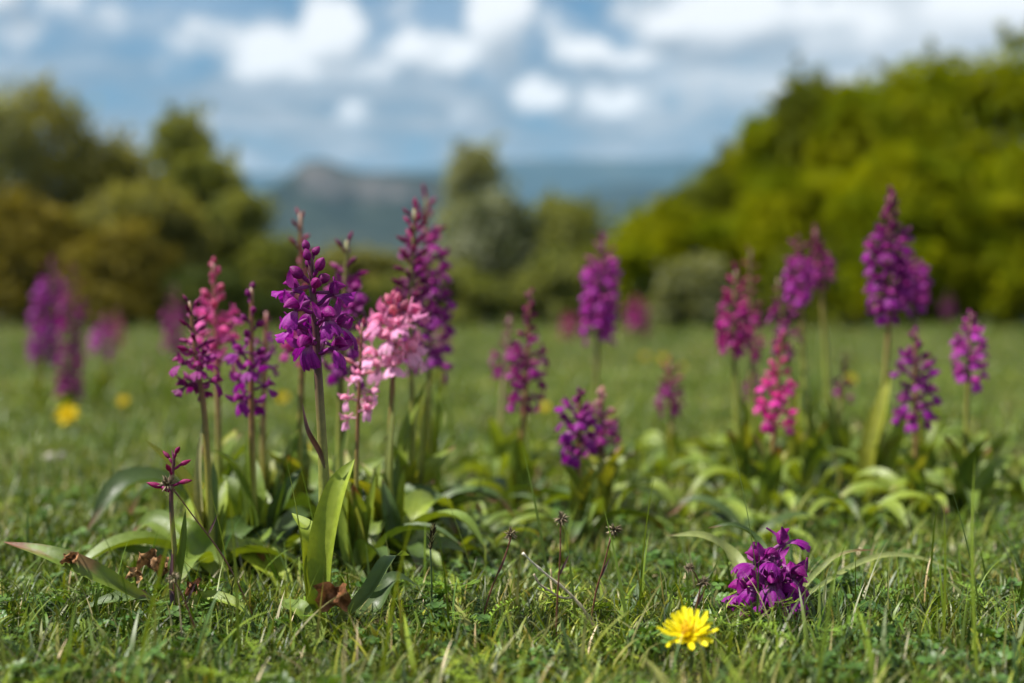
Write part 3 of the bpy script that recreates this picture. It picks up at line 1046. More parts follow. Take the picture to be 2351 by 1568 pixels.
orchid('purple orchid between the pink one and the sharp violet one', (580, 1300), (578, 660), 900, 128, 'violet', 22, .50, True,
    [(580, 1100), (577, 900)], ('green', 'brown'), [
        LF([(582, 1290, -.003), (578, 1190, -.006), (574, 1090, -.006), (566, 988, -.002)], 46, 'mid', (-.85, -.7, .15), c=.45, k=.4),
        LF([(590, 1290, .0), (630, 1190, .0), (665, 1120, .0), (692, 1075, .01)], 52, 'dark', (-.5, -.8, .5), c=.35),
        LF([(570, 1310, -.02), (545, 1260, -.05), (520, 1240, -.05), (505, 1236, -.03)], 40, 'mid', (0, -.6, .9), c=.3),
        LF([(520, 1250, -.06), (590, 1275, -.07), (640, 1330, -.08), (664, 1395, -.08)], 70, 'fresh', (.25, -.75, .75), c=.30, b=.06),
        LF([(590, 1310, .0), (650, 1270, -.02), (700, 1240, -.02), (760, 1255, .0)], 44, 'mid', (0, -.6, .9), c=.3, b=.1),
    ], near=True, seed=4)
orchid('half-hidden orchid stalk just right behind the purple one, pale sheath on its stem', (610, 1230), (612, 716), 850, 70, 'violet', 12, .6, True,
    [(604, 1000)], ('green', 'pink'), [LF([(606, 1220, .0), (604, 1120, -.003), (603, 1040, -.003), (600, 975, .0)], 26, 'cream', (-.85, -.7, .15), c=.5, k=.4)], rosette=2, seed=5)
orchid('tall thin magenta orchid behind the sharp violet one, tight buds at its tip', (678, 1240), (690, 488), 760, 112, 'magenta', 27, .25, False,
    [(688, 1000), (694, 800)], ('green', 'brown'), [
        LF([(680, 1230, .0), (676, 1120, -.004), (684, 1010, -.004), (702, 905, .0)], 30, 'mid', (-.85, -.7, .15), c=.5, k=.3),
        LF([(690, 1230, .0), (660, 1160, -.02), (640, 1130, -.02), (655, 1060, -.01)], 34, 'dark', (.3, -1, .3), c=.4),
    ], rosette=3, near=True, seed=6, tip_colour='rose')
orchid('violet orchid directly right behind the sharp one, loose flowers spreading', (784, 1260), (797, 552), 860, 132, 'violet', 24, .62, False,
    [(780, 1000), (786, 800)], ('green', 'green'), [
        LF([(775, 1240, .0), (775, 1140, -.004), (785, 1040, -.004), (797, 962, .0)], 44, 'blue', (-.85, -.7, .15), c=.4, k=.2),
        LF([(800, 1250, .0), (810, 1180, -.004), (815, 1120, -.004), (806, 1060, .0)], 40, 'mid', (-.85, -.7, .15), c=.4),
    ], rosette=3, near=True, seed=7, tip_colour='purple')
orchid('tallest dark purple orchid of the front clump, packed with narrow buds', (940, 1250), (952, 480), 715, 118, 'dark', 34, .18, False,
    [(948, 1000), (942, 750)], ('green', 'green'), [
        LF([(925, 1240, .0), (925, 1110, -.006), (940, 980, -.006), (984, 868, .0)], 52, 'bright', (-.85, -.7, .15), c=.4, k=.2),
        LF([(950, 1230, .01), (975, 1130, .0), (1005, 1065, .0), (1046, 1024, .02)], 60, 'bright', (-.45, -.8, .5), c=.35, b=.10),
        LF([(930, 1240, -.02), (955, 1180, -.03), (975, 1135, -.03), (1000, 1098, -.02)], 42, 'mid', (-.4, -.8, .6), c=.3, b=.14),
        LF([(950, 1250, .0), (990, 1200, .0), (1060, 1150, .01), (1150, 1152, .03)], 38, 'bright', (0, -.6, .8), c=.3, b=.12),
    ], near=True, seed=8, tip_colour='magenta')
orchid('blurred violet orchid right behind the tallest dark one', (985, 1170), (978, 445), 800, 140, 'violet', 36, .72, False,
    [(985, 850)], ('green', 'green'), [LF([(990, 1160, 0), (1000, 1060, 0), (1010, 960, 0), (1005, 860, .01)], 44, 'bright', (-.85, -.7, .15), c=.4)], rosette=3, seed=9, tip_colour='magenta')
orchid('small pale pink orchid with a salmon bud tip, right of the sharp violet one', (818, 1330), (832, 742), 950, 100, 'palepink', 17, .45, False,
    [(818, 1150), (822, 950)], ('green', 'brown'), [
        LF([(815, 1320, .0), (812, 1240, -.003), (818, 1170, -.003), (826, 1110, 0)], 34, 'mid', (-.85, -.7, .15), c=.5, k=.3),
        LF([(840, 1320, .0), (845, 1220, -.003), (860, 1130, -.003), (862, 1075, 0)], 32, 'bright', (-.85, -.7, .15), c=.5, k=.3),
        LF([(835, 1330, .0), (790, 1270, .01), (760, 1230, .01), (742, 1190, .02)], 36, 'dark', (.2, -.9, .5), c=.3),
    ], near=True, seed=10, tip_colour='pink', stem_r=.0026)
orchid('pale pink wide orchid in front of the tallest dark one', (893, 1300), (908, 690), 875, 158, 'palepink', 24, .70, True,
    [(895, 1050), (902, 860)], ('green', 'brown'), [
        LF([(890, 1290, -.002), (892, 1160, -.006), (896, 1030, -.006), (905, 905, -.002)], 30, 'pale', (-.85, -.7, .15), c=.5, k=.3),
        LF([(860, 1300, .0), (852, 1200, -.006), (866, 1110, -.006), (876, 1062, 0)], 46, 'bright', (-.85, -.7, .15), c=.45, k=.3),
        LF([(895, 1300, -.01), (900, 1230, -.02), (890, 1160, -.02), (876, 1100, -.01)], 50, 'dark', (.4, -.8, .1), c=.5, k=.2, b=.06),
        LF([(915, 1290, .0), (912, 1190, .0), (910, 1110, .0), (914, 1040, 0)], 34, 'blue', (.1, -1, .1), c=.4),
        LF([(900, 1300, .0), (960, 1260, -.01), (1020, 1250, -.01), (1075, 1270, .0)], 44, 'blue', (0, -.7, .8), c=.3, b=.05),
        LF([(1010, 1320, -.03), (1030, 1340, -.04), (1045, 1365, -.04), (1056, 1400, -.04)], 46, 'bright', (-.2, -.8, .6), c=.3),
        LF([(905, 1305, -.04), (960, 1300, -.05), (1000, 1330, -.06), (1030, 1380, -.06)], 40, 'mid', (0, -.8, .7), c=.3, b=.08),
    ], near=True, seed=11, tip_colour='pink', stem_r=.0036)
orchid('tiny orchid at left with only a few magenta buds on a thin dark stalk', (404, 1425), (400, 1042), 1150, 135, 'magenta', 9, -.20, False,
    [(402, 1290), (393, 1150)], ('green', 'purple'), [
        LF([(404, 1420, -.003), (400, 1370, -.004), (398, 1310, -.004), (398, 1235, 0)], 26, 'purple', (-.85, -.7, .15), c=.5, k=.4),
        LF([(408, 1350, .002), (412, 1290, 0), (420, 1230, 0), (426, 1168, .002)], 22, 'mid', (.5, -1, .1), c=.45),
        LF([(420, 1415, .02), (470, 1370, .0), (540, 1385, -.01), (580, 1420, -.01)], 30, 'bright', (0, -.8, .9), c=.3),
        LF([(380, 1400, .01), (330, 1372, -.01), (250, 1378, -.02), (185, 1402, -.02)], 42, 'blue', (0, -.6, 1), c=.3, bl=1),
        LF([(365, 1395, .0), (240, 1330, -.03), (120, 1275, -.03), (8, 1244, -.01)], 54, 'mid', (.1, -.7, .85), c=.35, b=.22, bl=1, l='long leaf with a scorched brown tip reaching to the left'),
    ], near=True, seed=12, stem_r=.0026)
# ---- far left
orchid('blurred violet orchid at far left, the left one of a close pair', (95, 945), (120, 602), 768, 88, 'violet', 36, .8, False, [(96, 830)], ('green', 'green'), [], rosette=4, seed=13)
orchid('blurred purple orchid at far left, the right one of a close pair with low flowers', (162, 960), (168, 615), 850, 78, 'purple', 42, .8, False, [(160, 850)], ('green', 'green'), [], rosette=4, seed=14)
orchid('short blurred violet orchid right of the far-left pair', (228, 925), (236, 728), 805, 62, 'lilac', 18, .7, False, None, ('green', 'green'), [], rosette=3, seed=15, sheath=(232, 920, 830, 22, 'yellow'))
orchid('short blurred reddish pink orchid right of the far-left pair', (256, 915), (270, 712), 785, 52, 'rose', 16, .5, False, None, ('green', 'pale'), [], rosette=3, seed=16)
orchid('far budding orchid stalk without open flowers, pale and bare', (340, 930), (341, 818), 850, 18, 'rose', 7, .0, False, None, ('green', 'pale'), [], rosette=3, seed=17, sheath=(341, 925, 840, 20, 'pale'))
orchid('blurred magenta orchid behind the slender purple one at left', (395, 945), (402, 662), 800, 62, 'purple', 28, .7, False, None, ('green', 'green'), [], rosette=3, seed=18, sheath=(396, 940, 830, 20, 'yellow'))
orchid('faint reddish orchid peeping out behind the tallest dark one', (1012, 935), (1018, 720), 800, 46, 'rose', 16, .5, False, None, ('green', 'pale'), [], rosette=3, seed=19, sheath=(1010, 930, 810, 22, 'yellow'))
# ---- middle
orchid('mid-field purple orchid with loose lower flowers, standing by a thinner one', (1188, 1180), (1217, 672), 915, 112, 'purple', 25, .5, True, [(1196, 1040), (1210, 850)], ('green', 'brown'), [
    LF([(1190, 1170, 0), (1180, 1110, 0), (1192, 1050, 0), (1200, 1010, 0)], 32, 'yellow', (-.85, -.7, .15), c=.5, k=.3)], rosette=5, seed=20)
orchid('thin dark purple orchid just left of the loose mid-field one', (1148, 1110), (1170, 730), 860, 84, 'purple', 16, .4, True, [(1153, 930)], ('green', 'pale'), [
    LF([(1150, 1090, 0), (1148, 1020, 0), (1150, 960, 0), (1156, 900, 0)], 32, 'pale', (-.85, -.7, .15), c=.5, k=.3)], rosette=4, seed=21)
orchid('tall mid-field lilac purple orchid with a dense spike on a dark bare stem', (1364, 1085), (1386, 550), 765, 98, 'lilac', 40, .75, False, [(1368, 880), (1374, 740)], ('green', 'purple'), [], rosette=4, seed=22, sheath=(1366, 1080, 900, 24, 'yellow'))
orchid('short mid-field purple orchid, the left of two low ones', (1330, 1240), (1330, 902), 1045, 116, 'violet', 19, .7, True, [(1328, 1080)], ('green', 'brown'), [
    LF([(1330, 1230, 0), (1325, 1180, 0), (1332, 1130, 0), (1334, 1080, 0)], 24, 'yellow', (-.85, -.7, .15), c=.5, k=.3)], rosette=4, seed=23)
orchid('short purple orchid with one pale pink bud on top, the right of two low ones', (1388, 1200), (1380, 900), 1024, 108, 'purple', 16, .6, True, [(1384, 1060)], ('green', 'purple'), [], rosette=4, seed=24, tip_colour='palepink')
orchid('small lone reddish purple orchid in the open gap right of centre', (1545, 1110), (1538, 838), 932, 88, 'purple', 16, .45, False, [(1542, 980)], ('green', 'brown'), [], rosette=4, seed=25, tip_colour='rose')
# ---- right group
orchid('purple orchid at the left end of the right-hand group', (1702, 1140), (1690, 622), 850, 98, 'magenta', 30, .6, False, [(1690, 900), (1684, 760)], ('green', 'green'), [
    LF([(1700, 1130, 0), (1710, 1050, 0), (1720, 960, 0), (1700, 910, .0)], 40, 'bright', (-.85, -.7, .15), c=.4)], rosette=6, seed=26)
orchid('pinkish tipped orchid right behind the left end of the right-hand group', (1738, 1110), (1722, 572), 810, 76, 'magenta', 26, .4, False, [(1726, 850)], ('green', 'green'), [], rosette=4, seed=27, tip_colour='rose')
orchid('small shaded dark orchid low behind the hot pink one', (1735, 1095), (1732, 845), 908, 66, 'dark', 14, .5, True, None, ('green', 'purple'), [], rosette=3, seed=28)
orchid('hot pink orchid in front of the right-hand group with sparse lower flowers', (1766, 1180), (1796, 768), 985, 112, 'hotpink', 21, .5, True, [(1774, 1050), (1784, 900)], ('green', 'brown'), [
    LF([(1766, 1170, 0), (1762, 1110, 0), (1790, 1050, 0), (1808, 1010, 0)], 30, 'mid', (-.85, -.7, .15), c=.5)], rosette=5, seed=29, tip_colour='pink')
orchid('thin purple orchid left of the paired tall ones in the right-hand group', (1822, 1120), (1786, 640), 800, 80, 'purple', 16, .6, True, [(1815, 900)], ('green', 'green'), [], rosette=4, seed=30)
orchid('violet orchid of the paired tall ones, the lower and left spike', (1862, 1110), (1830, 552), 720, 84, 'lilac', 26, .65, False, [(1846, 850), (1838, 700)], ('green', 'brown'), [], rosette=4, seed=31, tip_colour='purple')
orchid('dark purple orchid of the paired tall ones, the taller leaning spike', (1912, 1095), (1872, 528), 690, 90, 'purple', 24, .35, True, [(1895, 800), (1884, 660)], ('green', 'brown'), [], rosette=4, seed=32)
orchid('small purple orchid low between the tall right-hand ones, by a pale leaf', (1938, 1110), (1942, 815), 918, 64, 'purple', 15, .3, True, [(1930, 960)], ('green', 'green'), [
    LF([(1965, 1100, 0), (1945, 1030, 0), (1925, 970, 0), (1904, 905, 0)], 34, 'pale', (-.85, -.7, .15), c=.4, k=.3)], rosette=4, seed=33)
orchid('tallest orchid of the right-hand group with a spire of dark purple flowers', (2012, 1150), (2046, 442), 765, 126, 'violet', 38, .66, True, [(2030, 900), (2040, 740), (2038, 600)], ('green', 'brown'), [
    LF([(2000, 1140, 0), (1998, 1050, -.01), (2025, 940, -.01), (2045, 845, 0)], 58, 'yellow', (-.85, -.7, .15), c=.45, k=.3),
    LF([(2020, 1140, 0), (2040, 1060, 0), (2065, 980, 0), (2070, 920, 0)], 40, 'bright', (-.4, -1, .2), c=.4)], rosette=5, seed=34, tip_colour='purple')
orchid('lilac orchid overlapping the tallest right-hand one on its right side', (2128, 1120), (2096, 602), 770, 92, 'lilac', 24, .75, False, [(2108, 850), (2096, 700)], ('green', 'purple'), [], rosette=4, seed=35)
orchid('short broad violet orchid below the tallest right-hand pair', (2102, 1190), (2102, 765), 920, 116, 'violet', 21, .7, True, [(2102, 1040)], ('green', 'brown'), [
    LF([(2104, 1180, 0), (2098, 1120, 0), (2102, 1060, 0), (2108, 1020, 0)], 26, 'dark', (-.85, -.7, .15), c=.5, k=.4)], rosette=6, seed=36)
orchid('rightmost violet orchid standing alone on a pale green stem', (2212, 1185), (2230, 722), 868, 100, 'lilac', 22, .68, True, [(2218, 1020), (2222, 880)], ('green', 'green'), [
    LF([(2212, 1175, 0), (2212, 1100, -.003), (2218, 1020, -.003), (2224, 945, 0)], 26, 'yellow', (-.85, -.7, .15), c=.5, k=.4),
    LF([(2225, 1170, 0), (2260, 1110, 0), (2295, 1070, 0), (2335, 1035, .02)], 50, 'mid', (-.35, -.8, .5), c=.4, b=.08)], rosette=5, seed=37)
# ---- far ones
orchid('far blurred purple orchid behind the tall lilac one, at the field edge', (1462, 850), (1462, 688), 755, 62, 'magenta', 22, .7, False, None, ('green', 'green'), [], rosette=0, seed=38)
orchid('very faint pinkish orchid at the field edge left of the tall lilac one', (1308, 845), (1308, 722), 765, 50, 'rose', 16, .7, False, None, ('green', 'green'), [], rosette=0, seed=39)
orchid('far dim orchid at the field edge between the tallest and the rightmost one', (2176, 840), (2176, 672), 725, 36, 'dark', 14, .6, False, None, ('green', 'green'), [], rosette=0, seed=40)
# ---- stubby one in the turf
orchid('stubby deep violet orchid squatting in the turf behind the yellow flower', (1772, 1418), (1780, 1292), 1396, 196, 'violet', 26, 1.2, True, [(1765, 1370)], ('green', 'purple'), [
    LF([(1740, 1400, .06), (1690, 1290, .07), (1620, 1235, .07), (1534, 1230, .07)], 44, 'pale', (0, -.5, 1), c=.4, b=.05),
    LF([(1790, 1380, .07), (1745, 1255, .08), (1690, 1210, .08), (1626, 1212, .08)], 34, 'dark', (0, -.3, 1), c=.5, b=.10),
    LF([(1800, 1400, .05), (1880, 1310, .06), (1940, 1270, .06), (2008, 1262, .07)], 18, 'pale', (0, -.6, 1), c=.4, b=.3),
    LF([(1800, 1400, .07), (1980, 1290, .09), (2100, 1280, .1), (2250, 1335, .09)], 20, 'pale', (0, -.6, 1), c=.4, b=.1)], near=True, seed=41, stem_r=.003, rosette=-1)

# withered leaf scraps at the foot of the front clump
def scrap(px, py, Y, w_, h_, seed, parent, tint=(.20, .085, .035)):
    r_ = random.Random(seed)
    c0 = ray_at(px, py, Y) - Vector(parent.location)
    a = [r_.uniform(-1, 1) for _ in range(8)]

    def fn(u, v):
        x, z = (u - .5) * w_, (v - .5) * h_
        y = .006 * math.sin(u * 7 + a[0] * 3) * math.cos(v * 5 + a[1] * 3) - .010 * abs(u - .5) + .004 * math.sin(13 * u + 9 * v + a[2])
        edge = 1 + .18 * math.sin(u * 11 + v * 8 + a[3])
        return c0 + V3(x * edge, y, z * (1 + .25 * math.sin(u * 8 + a[4] * 3)) + .004 * a[5] * u)
    me = MB().grid(fn, 9, 7, lambda u, v: tuple(Vector(tint) * (.5 + .9 * abs(math.sin(u * 5 + v * 6 + a[6])))) ).mesh('withered_leaf', m_dry)
    return link('withered_leaf', me, parent)


scrap(765, 1368, 1.078, .025, .019, 1, main_orchid)
tiny = ORCHIDS[11]
scrap(342, 1285, 1.14, .016, .014, 2, tiny, (.22, .12, .05))
scrap(312, 1310, 1.13, .011, .008, 3, tiny, (.30, .18, .08))
scrap(372, 1295, 1.16, .013, .015, 4, tiny, (.24, .13, .06))
scrap(446, 1352, 1.14, .011, .010, 5, tiny, (.19, .075, .035))
scrap(165, 1282, 1.11, .012, .008, 6, tiny, (.25, .12, .05))

# ------------------------------------------------------------------ yellow hawkbits
m_yel, t, out = new_mat('yellow_petal')
tco = t.new('ShaderNodeTexCoord')
nz = t.noise(tco.outputs['Object'], 260, 3, .6)
c = t.mix(.5, tint_node(t), t.ramp(nz.outputs[0], [(.3, (.85, .8, .7)), (.7, (1.1, 1.1, 1.0))]), 'MULTIPLY')
leafy(t, out, c, .5, .3, None, .3, nz.outputs[0], .2)


def ray_petal(L, w_, seed):
    r_ = random.Random(seed)
    k1, k2 = r_.uniform(-.25, .35), r_.uniform(-.2, .2)

    def fn(u, v):
        a = u * 2 - 1
        wd = w_ * (.35 + .65 * min(1, v * 2.2)) * (1 if v < .85 else 1 - (v - .85) * 1.6)
        tooth = 1 - .035 * abs(math.sin(a * math.pi * 2.5)) if v > .99 else 1
        return V3(L * v * tooth, a * wd * .5 + k2 * L * v * v * .4, L * (.30 * v - k1 * v * v) - .25 * wd * (1 - a * a) + .0006)
    return MB().grid(fn, 4, 7, lambda u, v: tuple(V3(.85, .66, .006).lerp(V3(.88, .80, .010), v))).mesh('petal', m_yel)


PET = [ray_petal(1, .19, q) for q in range(6)]


def hawkbit(label, px, py, base_py, wpx, tilt=(.0, .0), near=False, seed=0, npet=24):
    r_ = random.Random(seed + 99)
    b3 = ground(px, base_py)
    Y = b3.y
    hd = ray_at(px, py, Y) - b3
    root = link('hawkbit', None, None, b3, label, 'flower', 'yellow hawkbits in the turf')
    rad = wpx * Y / FPX / 2
    link('stem', MB().tube(bezier([V3(0, 0, -.006), hd * .5 + V3(.002, 0, 0), hd - V3(0, 0, rad * .25)], 6), .0011 + rad * .02, 6, (.10, .13, .03)).mesh('stem', m_stem), root)
    cup = MB()

    def fc(u, v):
        a = u * 2 * math.pi
        r2 = rad * (.10 + .20 * math.sin(v * 1.5))
        return V3(r2 * math.cos(a), r2 * math.sin(a), -rad * .34 * (1 - v)) + hd
    cup.grid(fc, 10, 4, (.06, .085, .03))
    link('sepal_cup', cup.mesh('sepal_cup', m_stem), root)
    q0 = Euler((tilt[0], tilt[1], 0)).to_quaternion()
    rows = ((npet, 1.0, .18), (int(npet * .7), .72, .42), (int(npet * .5), .42, .85))
    if near:
        for n_, ln, ri in rows:
            for k in range(n_):
                o = link('petal', r_.choice(PET), root, hd)
                o.rotation_mode = 'QUATERNION'
                o.rotation_quaternion = q0 @ Quaternion((0, 0, 1), 2 * math.pi * (k + r_.uniform(-.35, .35)) / n_) @ Quaternion((0, 1, 0), -ri * r_.uniform(.3, 1.4))
                o.scale = (rad * ln * r_.uniform(.82, 1.12), rad * r_.uniform(.75, 1.15), rad * ln)
        st_ = MB()
        for k in range(26):
            a, rr = r_.random() * 6.28, rad * .26 * math.sqrt(r_.random())
            p = q0 @ V3(rr * math.cos(a), rr * math.sin(a), rad * .14)
            st_.tube([hd + p, hd + p * 1.15 + V3(0, 0, rad * .14), hd + p * 1.2 + V3(0, 0, rad * .26)], [rad * .014, rad * .014, rad * .02], 5, (.78, .50, .01))
        link('stamens', st_.mesh('stamens', m_yel), root, kind='stuff')
    else:
        mbh = MB()
        for n_, ln, ri in rows[:2]:
            for k in range(int(n_ * .7)):
                me = PET[k % 6]
                M = (q0 @ Quaternion((0, 0, 1), 2 * math.pi * (k + r_.uniform(-.3, .3)) / int(n_ * .7)) @ Quaternion((0, 1, 0), -ri)).to_matrix()
                mbh.add([hd + M @ Vector((v.co.x * rad * ln, v.co.y * rad * 1.3, v.co.z * rad)) for v in me.vertices], [tuple(p.vertices) for p in me.polygons], (.80, .62, .012))
        link('flower_head', mbh.mesh('flower_head', m_yel), root, kind='stuff')
    return root


hawkbit('sharp wide open yellow hawkbit in the front turf', 1582, 1462, 1545, 138, (R(22), R(-10)), True, 1, 22)
hawkbit('blurred yellow hawkbit near the left edge, below the close pair of orchids', 155, 957, 1003, 62, (R(50), 0), False, 2)
hawkbit('yellow hawkbit behind the slender purple orchid and the tiny one', 447, 1128, 1200, 46, (R(45), 0), False, 3)
hawkbit('small yellow hawkbit peeping out left of the sharp violet orchid stem', 698, 1032, 1085, 30, (R(60), 0), False, 4)
hawkbit('faint far yellow hawkbit behind the gap left of the sharp violet orchid', 650, 914, 950, 30, (R(60), 0), False, 5)
hawkbit('very blurred yellow hawkbit right of the short reddish pink orchid', 283, 922, 955, 30, (R(50), 0), False, 6)
hawkbit('far yellow hawkbit right of centre, the left of two', 1480, 818, 850, 20, (R(60), 0), False, 7)
hawkbit('far yellow hawkbit right of centre, the right of two', 1522, 824, 852, 20, (R(60), 0), False, 8)
hawkbit('dim yellow hawkbit low behind the short lone orchid', 1565, 843, 872, 15, (R(60), 0), False, 9)
hawkbit('yellow hawkbit beside the small purple orchid in the right-hand group', 1953, 870, 940, 24, (R(75), R(20)), False, 10)
hawkbit('dim far yellow hawkbit left of the loose mid-field orchid', 1250, 935, 975, 24, (R(60), 0), False, 11)

# ------------------------------------------------------------------ woodrush, sedge, plantain, twig, stone
def spikes(mb, c0, rad, n, r_, col=(.075, .045, .028), tipc=(.55, .46, .30)):
    for k in range(n):
        d = V3(r_.gauss(0, 1), r_.gauss(0, 1), r_.gauss(.25, 1)).normalized()
        L = rad * r_.uniform(.7, 1.15)
        s0 = c0 + d * (rad * .12)
        b = r_.random()
        cc = Vector(col).lerp(Vector(tipc), .65 if b > .72 else 0)
        mb.tube([s0, s0 + d * L * .5, s0 + d * L], [rad * .05, rad * .13, rad * .01], 4,
                lambda q, cc=cc: tuple(cc.lerp(Vector(tipc), .5 * q * q)), cap=False)


def woodrush(label, heads, stem_px, base, seed, Y=None, rad=.0058):
    r_ = random.Random(seed)
    b3 = ground(*base)
    Y = Y or b3.y
    b3 = V3(ray_at(base[0], base[1], Y).x, Y, gz(b3.x, Y))
    root = link('woodrush', None, None, b3, label, 'woodrush', 'woodrush stalks in the front turf')
    pts = [V3(0, 0, -.004)] + [ray_at(p[0], p[1], Y) - b3 for p in stem_px]
    link('stem', MB().tube(bezier(pts, 12), [.00085 - .00003 * k for k in range(13)], 6, lambda k: tuple(V3(.12, .05, .028).lerp(V3(.16, .05, .035), k))).mesh('stem', m_stem), root)
    for (hx_, hy_, hr) in heads:
        c0 = ray_at(hx_, hy_, Y) - b3
        mb = MB()
        spikes(mb, c0, rad * hr, 46, r_)
        link('seed_head', mb.mesh('seed_head', m_dry), root, kind='stuff')
        e = pts[-1]
        if (c0 - e).length > .004:
            link('branch', MB().tube(bezier([pts[-2].lerp(e, .6), (c0 + e) * .5, c0], 5), .0006, 5, (.16, .06, .035)).mesh('branch', m_stem), root)
    # a small sheath leaf on the stem
    i = bezier(pts, 12)[6]
    link('leaf', leaf_mesh([i, i + V3(.003, 0, .006), i + V3(.008, -.001, .017)], .0022, (-.3, -1, .2), 'purple', 0, .3, seed, 0, 6, 2), root)
    return root


woodrush('woodrush on a bent stalk, leftmost of the three dark heads in mid turf', [(1173, 1228, 1.0)], [(1122, 1370), (1158, 1280), (1172, 1240)], (1096, 1450), 1)
woodrush('tallest straight woodrush, dark head between two others above the dry twig', [(1289, 1190, 1.0)], [(1280, 1370), (1286, 1280), (1287, 1204)], (1275, 1478), 2)
woodrush('woodrush with a ragged dark head leaning right, rightmost of three', [(1410, 1217, 1.12)], [(1368, 1360), (1386, 1300), (1402, 1232)], (1352, 1440), 3)
woodrush('double-headed woodrush with a red pointed sheath behind the yellow hawkbit', [(1584, 1304, .75), (1616, 1338, .95)], [(1593, 1420), (1604, 1370), (1610, 1332)], (1585, 1470), 4)
woodrush('short woodrush with a pale brown head in front of the tiny orchid stalk', [(399, 1326, .85)], [(440, 1420), (415, 1360), (402, 1336)], (468, 1490), 5)
woodrush('woodrush with long slanting red stalk, its head lying against the tiny orchid', [(386, 1112, 1.35)], [(520, 1290), (440, 1180), (404, 1130)], (596, 1392), 6, Y=1.13)

r_ = random.Random(5)
b3 = ground(990, 1425)
root = link('sedge', None, None, b3, 'single dark sedge spike with pale stamens right of the front clump', 'sedge')
top = ray_at(988, 1262, b3.y) - b3
link('stem', MB().tube(bezier([V3(0, 0, -.004), top * .5 + V3(.0008, 0, 0), top], 8), .0008, 6, (.06, .10, .03)).mesh('stem', m_stem), root)
mb = MB()
tp2 = ray_at(996, 1206, b3.y) - b3
for k in range(70):
    h = r_.random()
    a = r_.random() * 6.28
    p = top.lerp(tp2, h)
    wd = .0034 * math.sin(math.pi * (.15 + .75 * h))
    d = V3(math.cos(a) * .6, math.sin(a) * .6, .9).normalized()
    pale = r_.random() > .72
    mb.tube([p, p + d * wd, p + d * wd * (2.6 if pale else 1.9)], [.0004, .0006 if not pale else .0003, .0001], 4,
            (.62, .55, .25) if pale else (.045, .030, .016), cap=False)
link('seed_spike', mb.mesh('seed_spike', m_dry), root, kind='stuff')

b3 = ground(1100, 1240)
root = link('plantain', None, None, b3, 'blurred brown plantain spike on a pale stalk behind the sedge', 'plantain')
p0, p1 = ray_at(1104, 1178, b3.y) - b3, ray_at(1080, 1138, b3.y) - b3
link('stem', MB().tube(bezier([V3(0, 0, -.004), p0 * .5, p0], 6), .0016, 6, (.16, .18, .07)).mesh('stem', m_stem), root)
mb = MB()
for k in range(60):
    h, a = r_.random(), r_.random() * 6.28
    p = p0.lerp(p1, h)
    d = V3(math.cos(a), math.sin(a), .5).normalized()
    mb.tube([p, p + d * .003, p + d * .005], [.0006, .0009, .0002], 4, (.32, .17, .08), cap=False)
link('seed_spike', mb.mesh('seed_spike', m_dry), root, kind='stuff')

# dry twig lying across the turf
Yt = 1.10
b3 = V3(ray_at(1360, 1432, Yt).x, Yt, gz(ray_at(1360, 1432, Yt).x, Yt))
root = link('twig', None, None, b3, 'bare bleached twig with a side branch sticking out of the turf', 'twig')
tw = [ray_at(*p, Yt + dy) - b3 for *p, dy in ((1368, 1450, 0), (1340, 1400, -.004), (1305, 1360, -.006), (1262, 1325, -.01), (1230, 1298, -.012), (1200, 1270, -.016))]
link('branch', MB().tube(bezier(tw, 20), [.0014 + .0005 * (1 if k % 5 == 0 else 0) - .00003 * k for k in range(21)], 6, lambda k: tuple(V3(.72, .56, .34).lerp(V3(.78, .72, .62), k))).mesh('branch', m_dry), root)
tw = [ray_at(*p, Yt + dy) - b3 for *p, dy in ((1316, 1372, -.005), (1290, 1372, -.01), (1262, 1357, -.012), (1238, 1340, -.014), (1226, 1318, -.016))]
link('branch', MB().tube(bezier(tw, 14), [.0008 + .0003 * (1 if k % 4 == 0 else 0) for k in range(15)], 6, (.46, .38, .28)).mesh('branch', m_dry), root)
tw = [ray_at(*p, Yt - .006) - b3 for p in ((1268, 1330), (1266, 1318), (1264, 1306))]
link('branch', MB().tube(tw, .0006, 5, (.46, .36, .22)).mesh('branch', m_dry), root)

# pale stone in the turf, left
m_stone, t, out = new_mat('stone')
tco = t.new('ShaderNodeTexCoord')
nz = t.noise(tco.outputs['Object'], 60, 5, .6)
leafy(t, out, t.ramp(nz.outputs[0], [(.3, (.26, .23, .20)), (.7, (.5, .46, .42))]), .85, 0, None, .2, nz.outputs[0], .5)
b3 = ground(130, 1070)
mb = MB()


def fst(u, v):
    a, b = u * 2 * math.pi, (v - .5) * math.pi
    k = 1 + .18 * mnoise.noise(V3(math.cos(a) * 2, math.sin(a) * 2, b * 2))
    return V3(.021 * math.cos(a) * math.cos(b) * k, .016 * math.sin(a) * math.cos(b) * k, .013 + .010 * math.sin(b) * k)


mb.grid(fst, 18, 10)
link('stone', mb.mesh('stone', m_stone), None, b3, 'flat pale stone lying in the blurred turf at left', 'stone')

# ------------------------------------------------------------------ turf: clumps placed by geometry nodes
TONES = [((.070, .124, .010), 5), ((.108, .162, .015), 5), ((.155, .188, .022), 3.5), ((.048, .100, .020), 3), ((.145, .155, .045), 1.3), ((.29, .235, .12), .6), ((.075, .095, .05), 1.0), ((.44, .38, .27), .3)]
TW = np.array([x[1] for x in TONES]) / sum(x[1] for x in TONES)


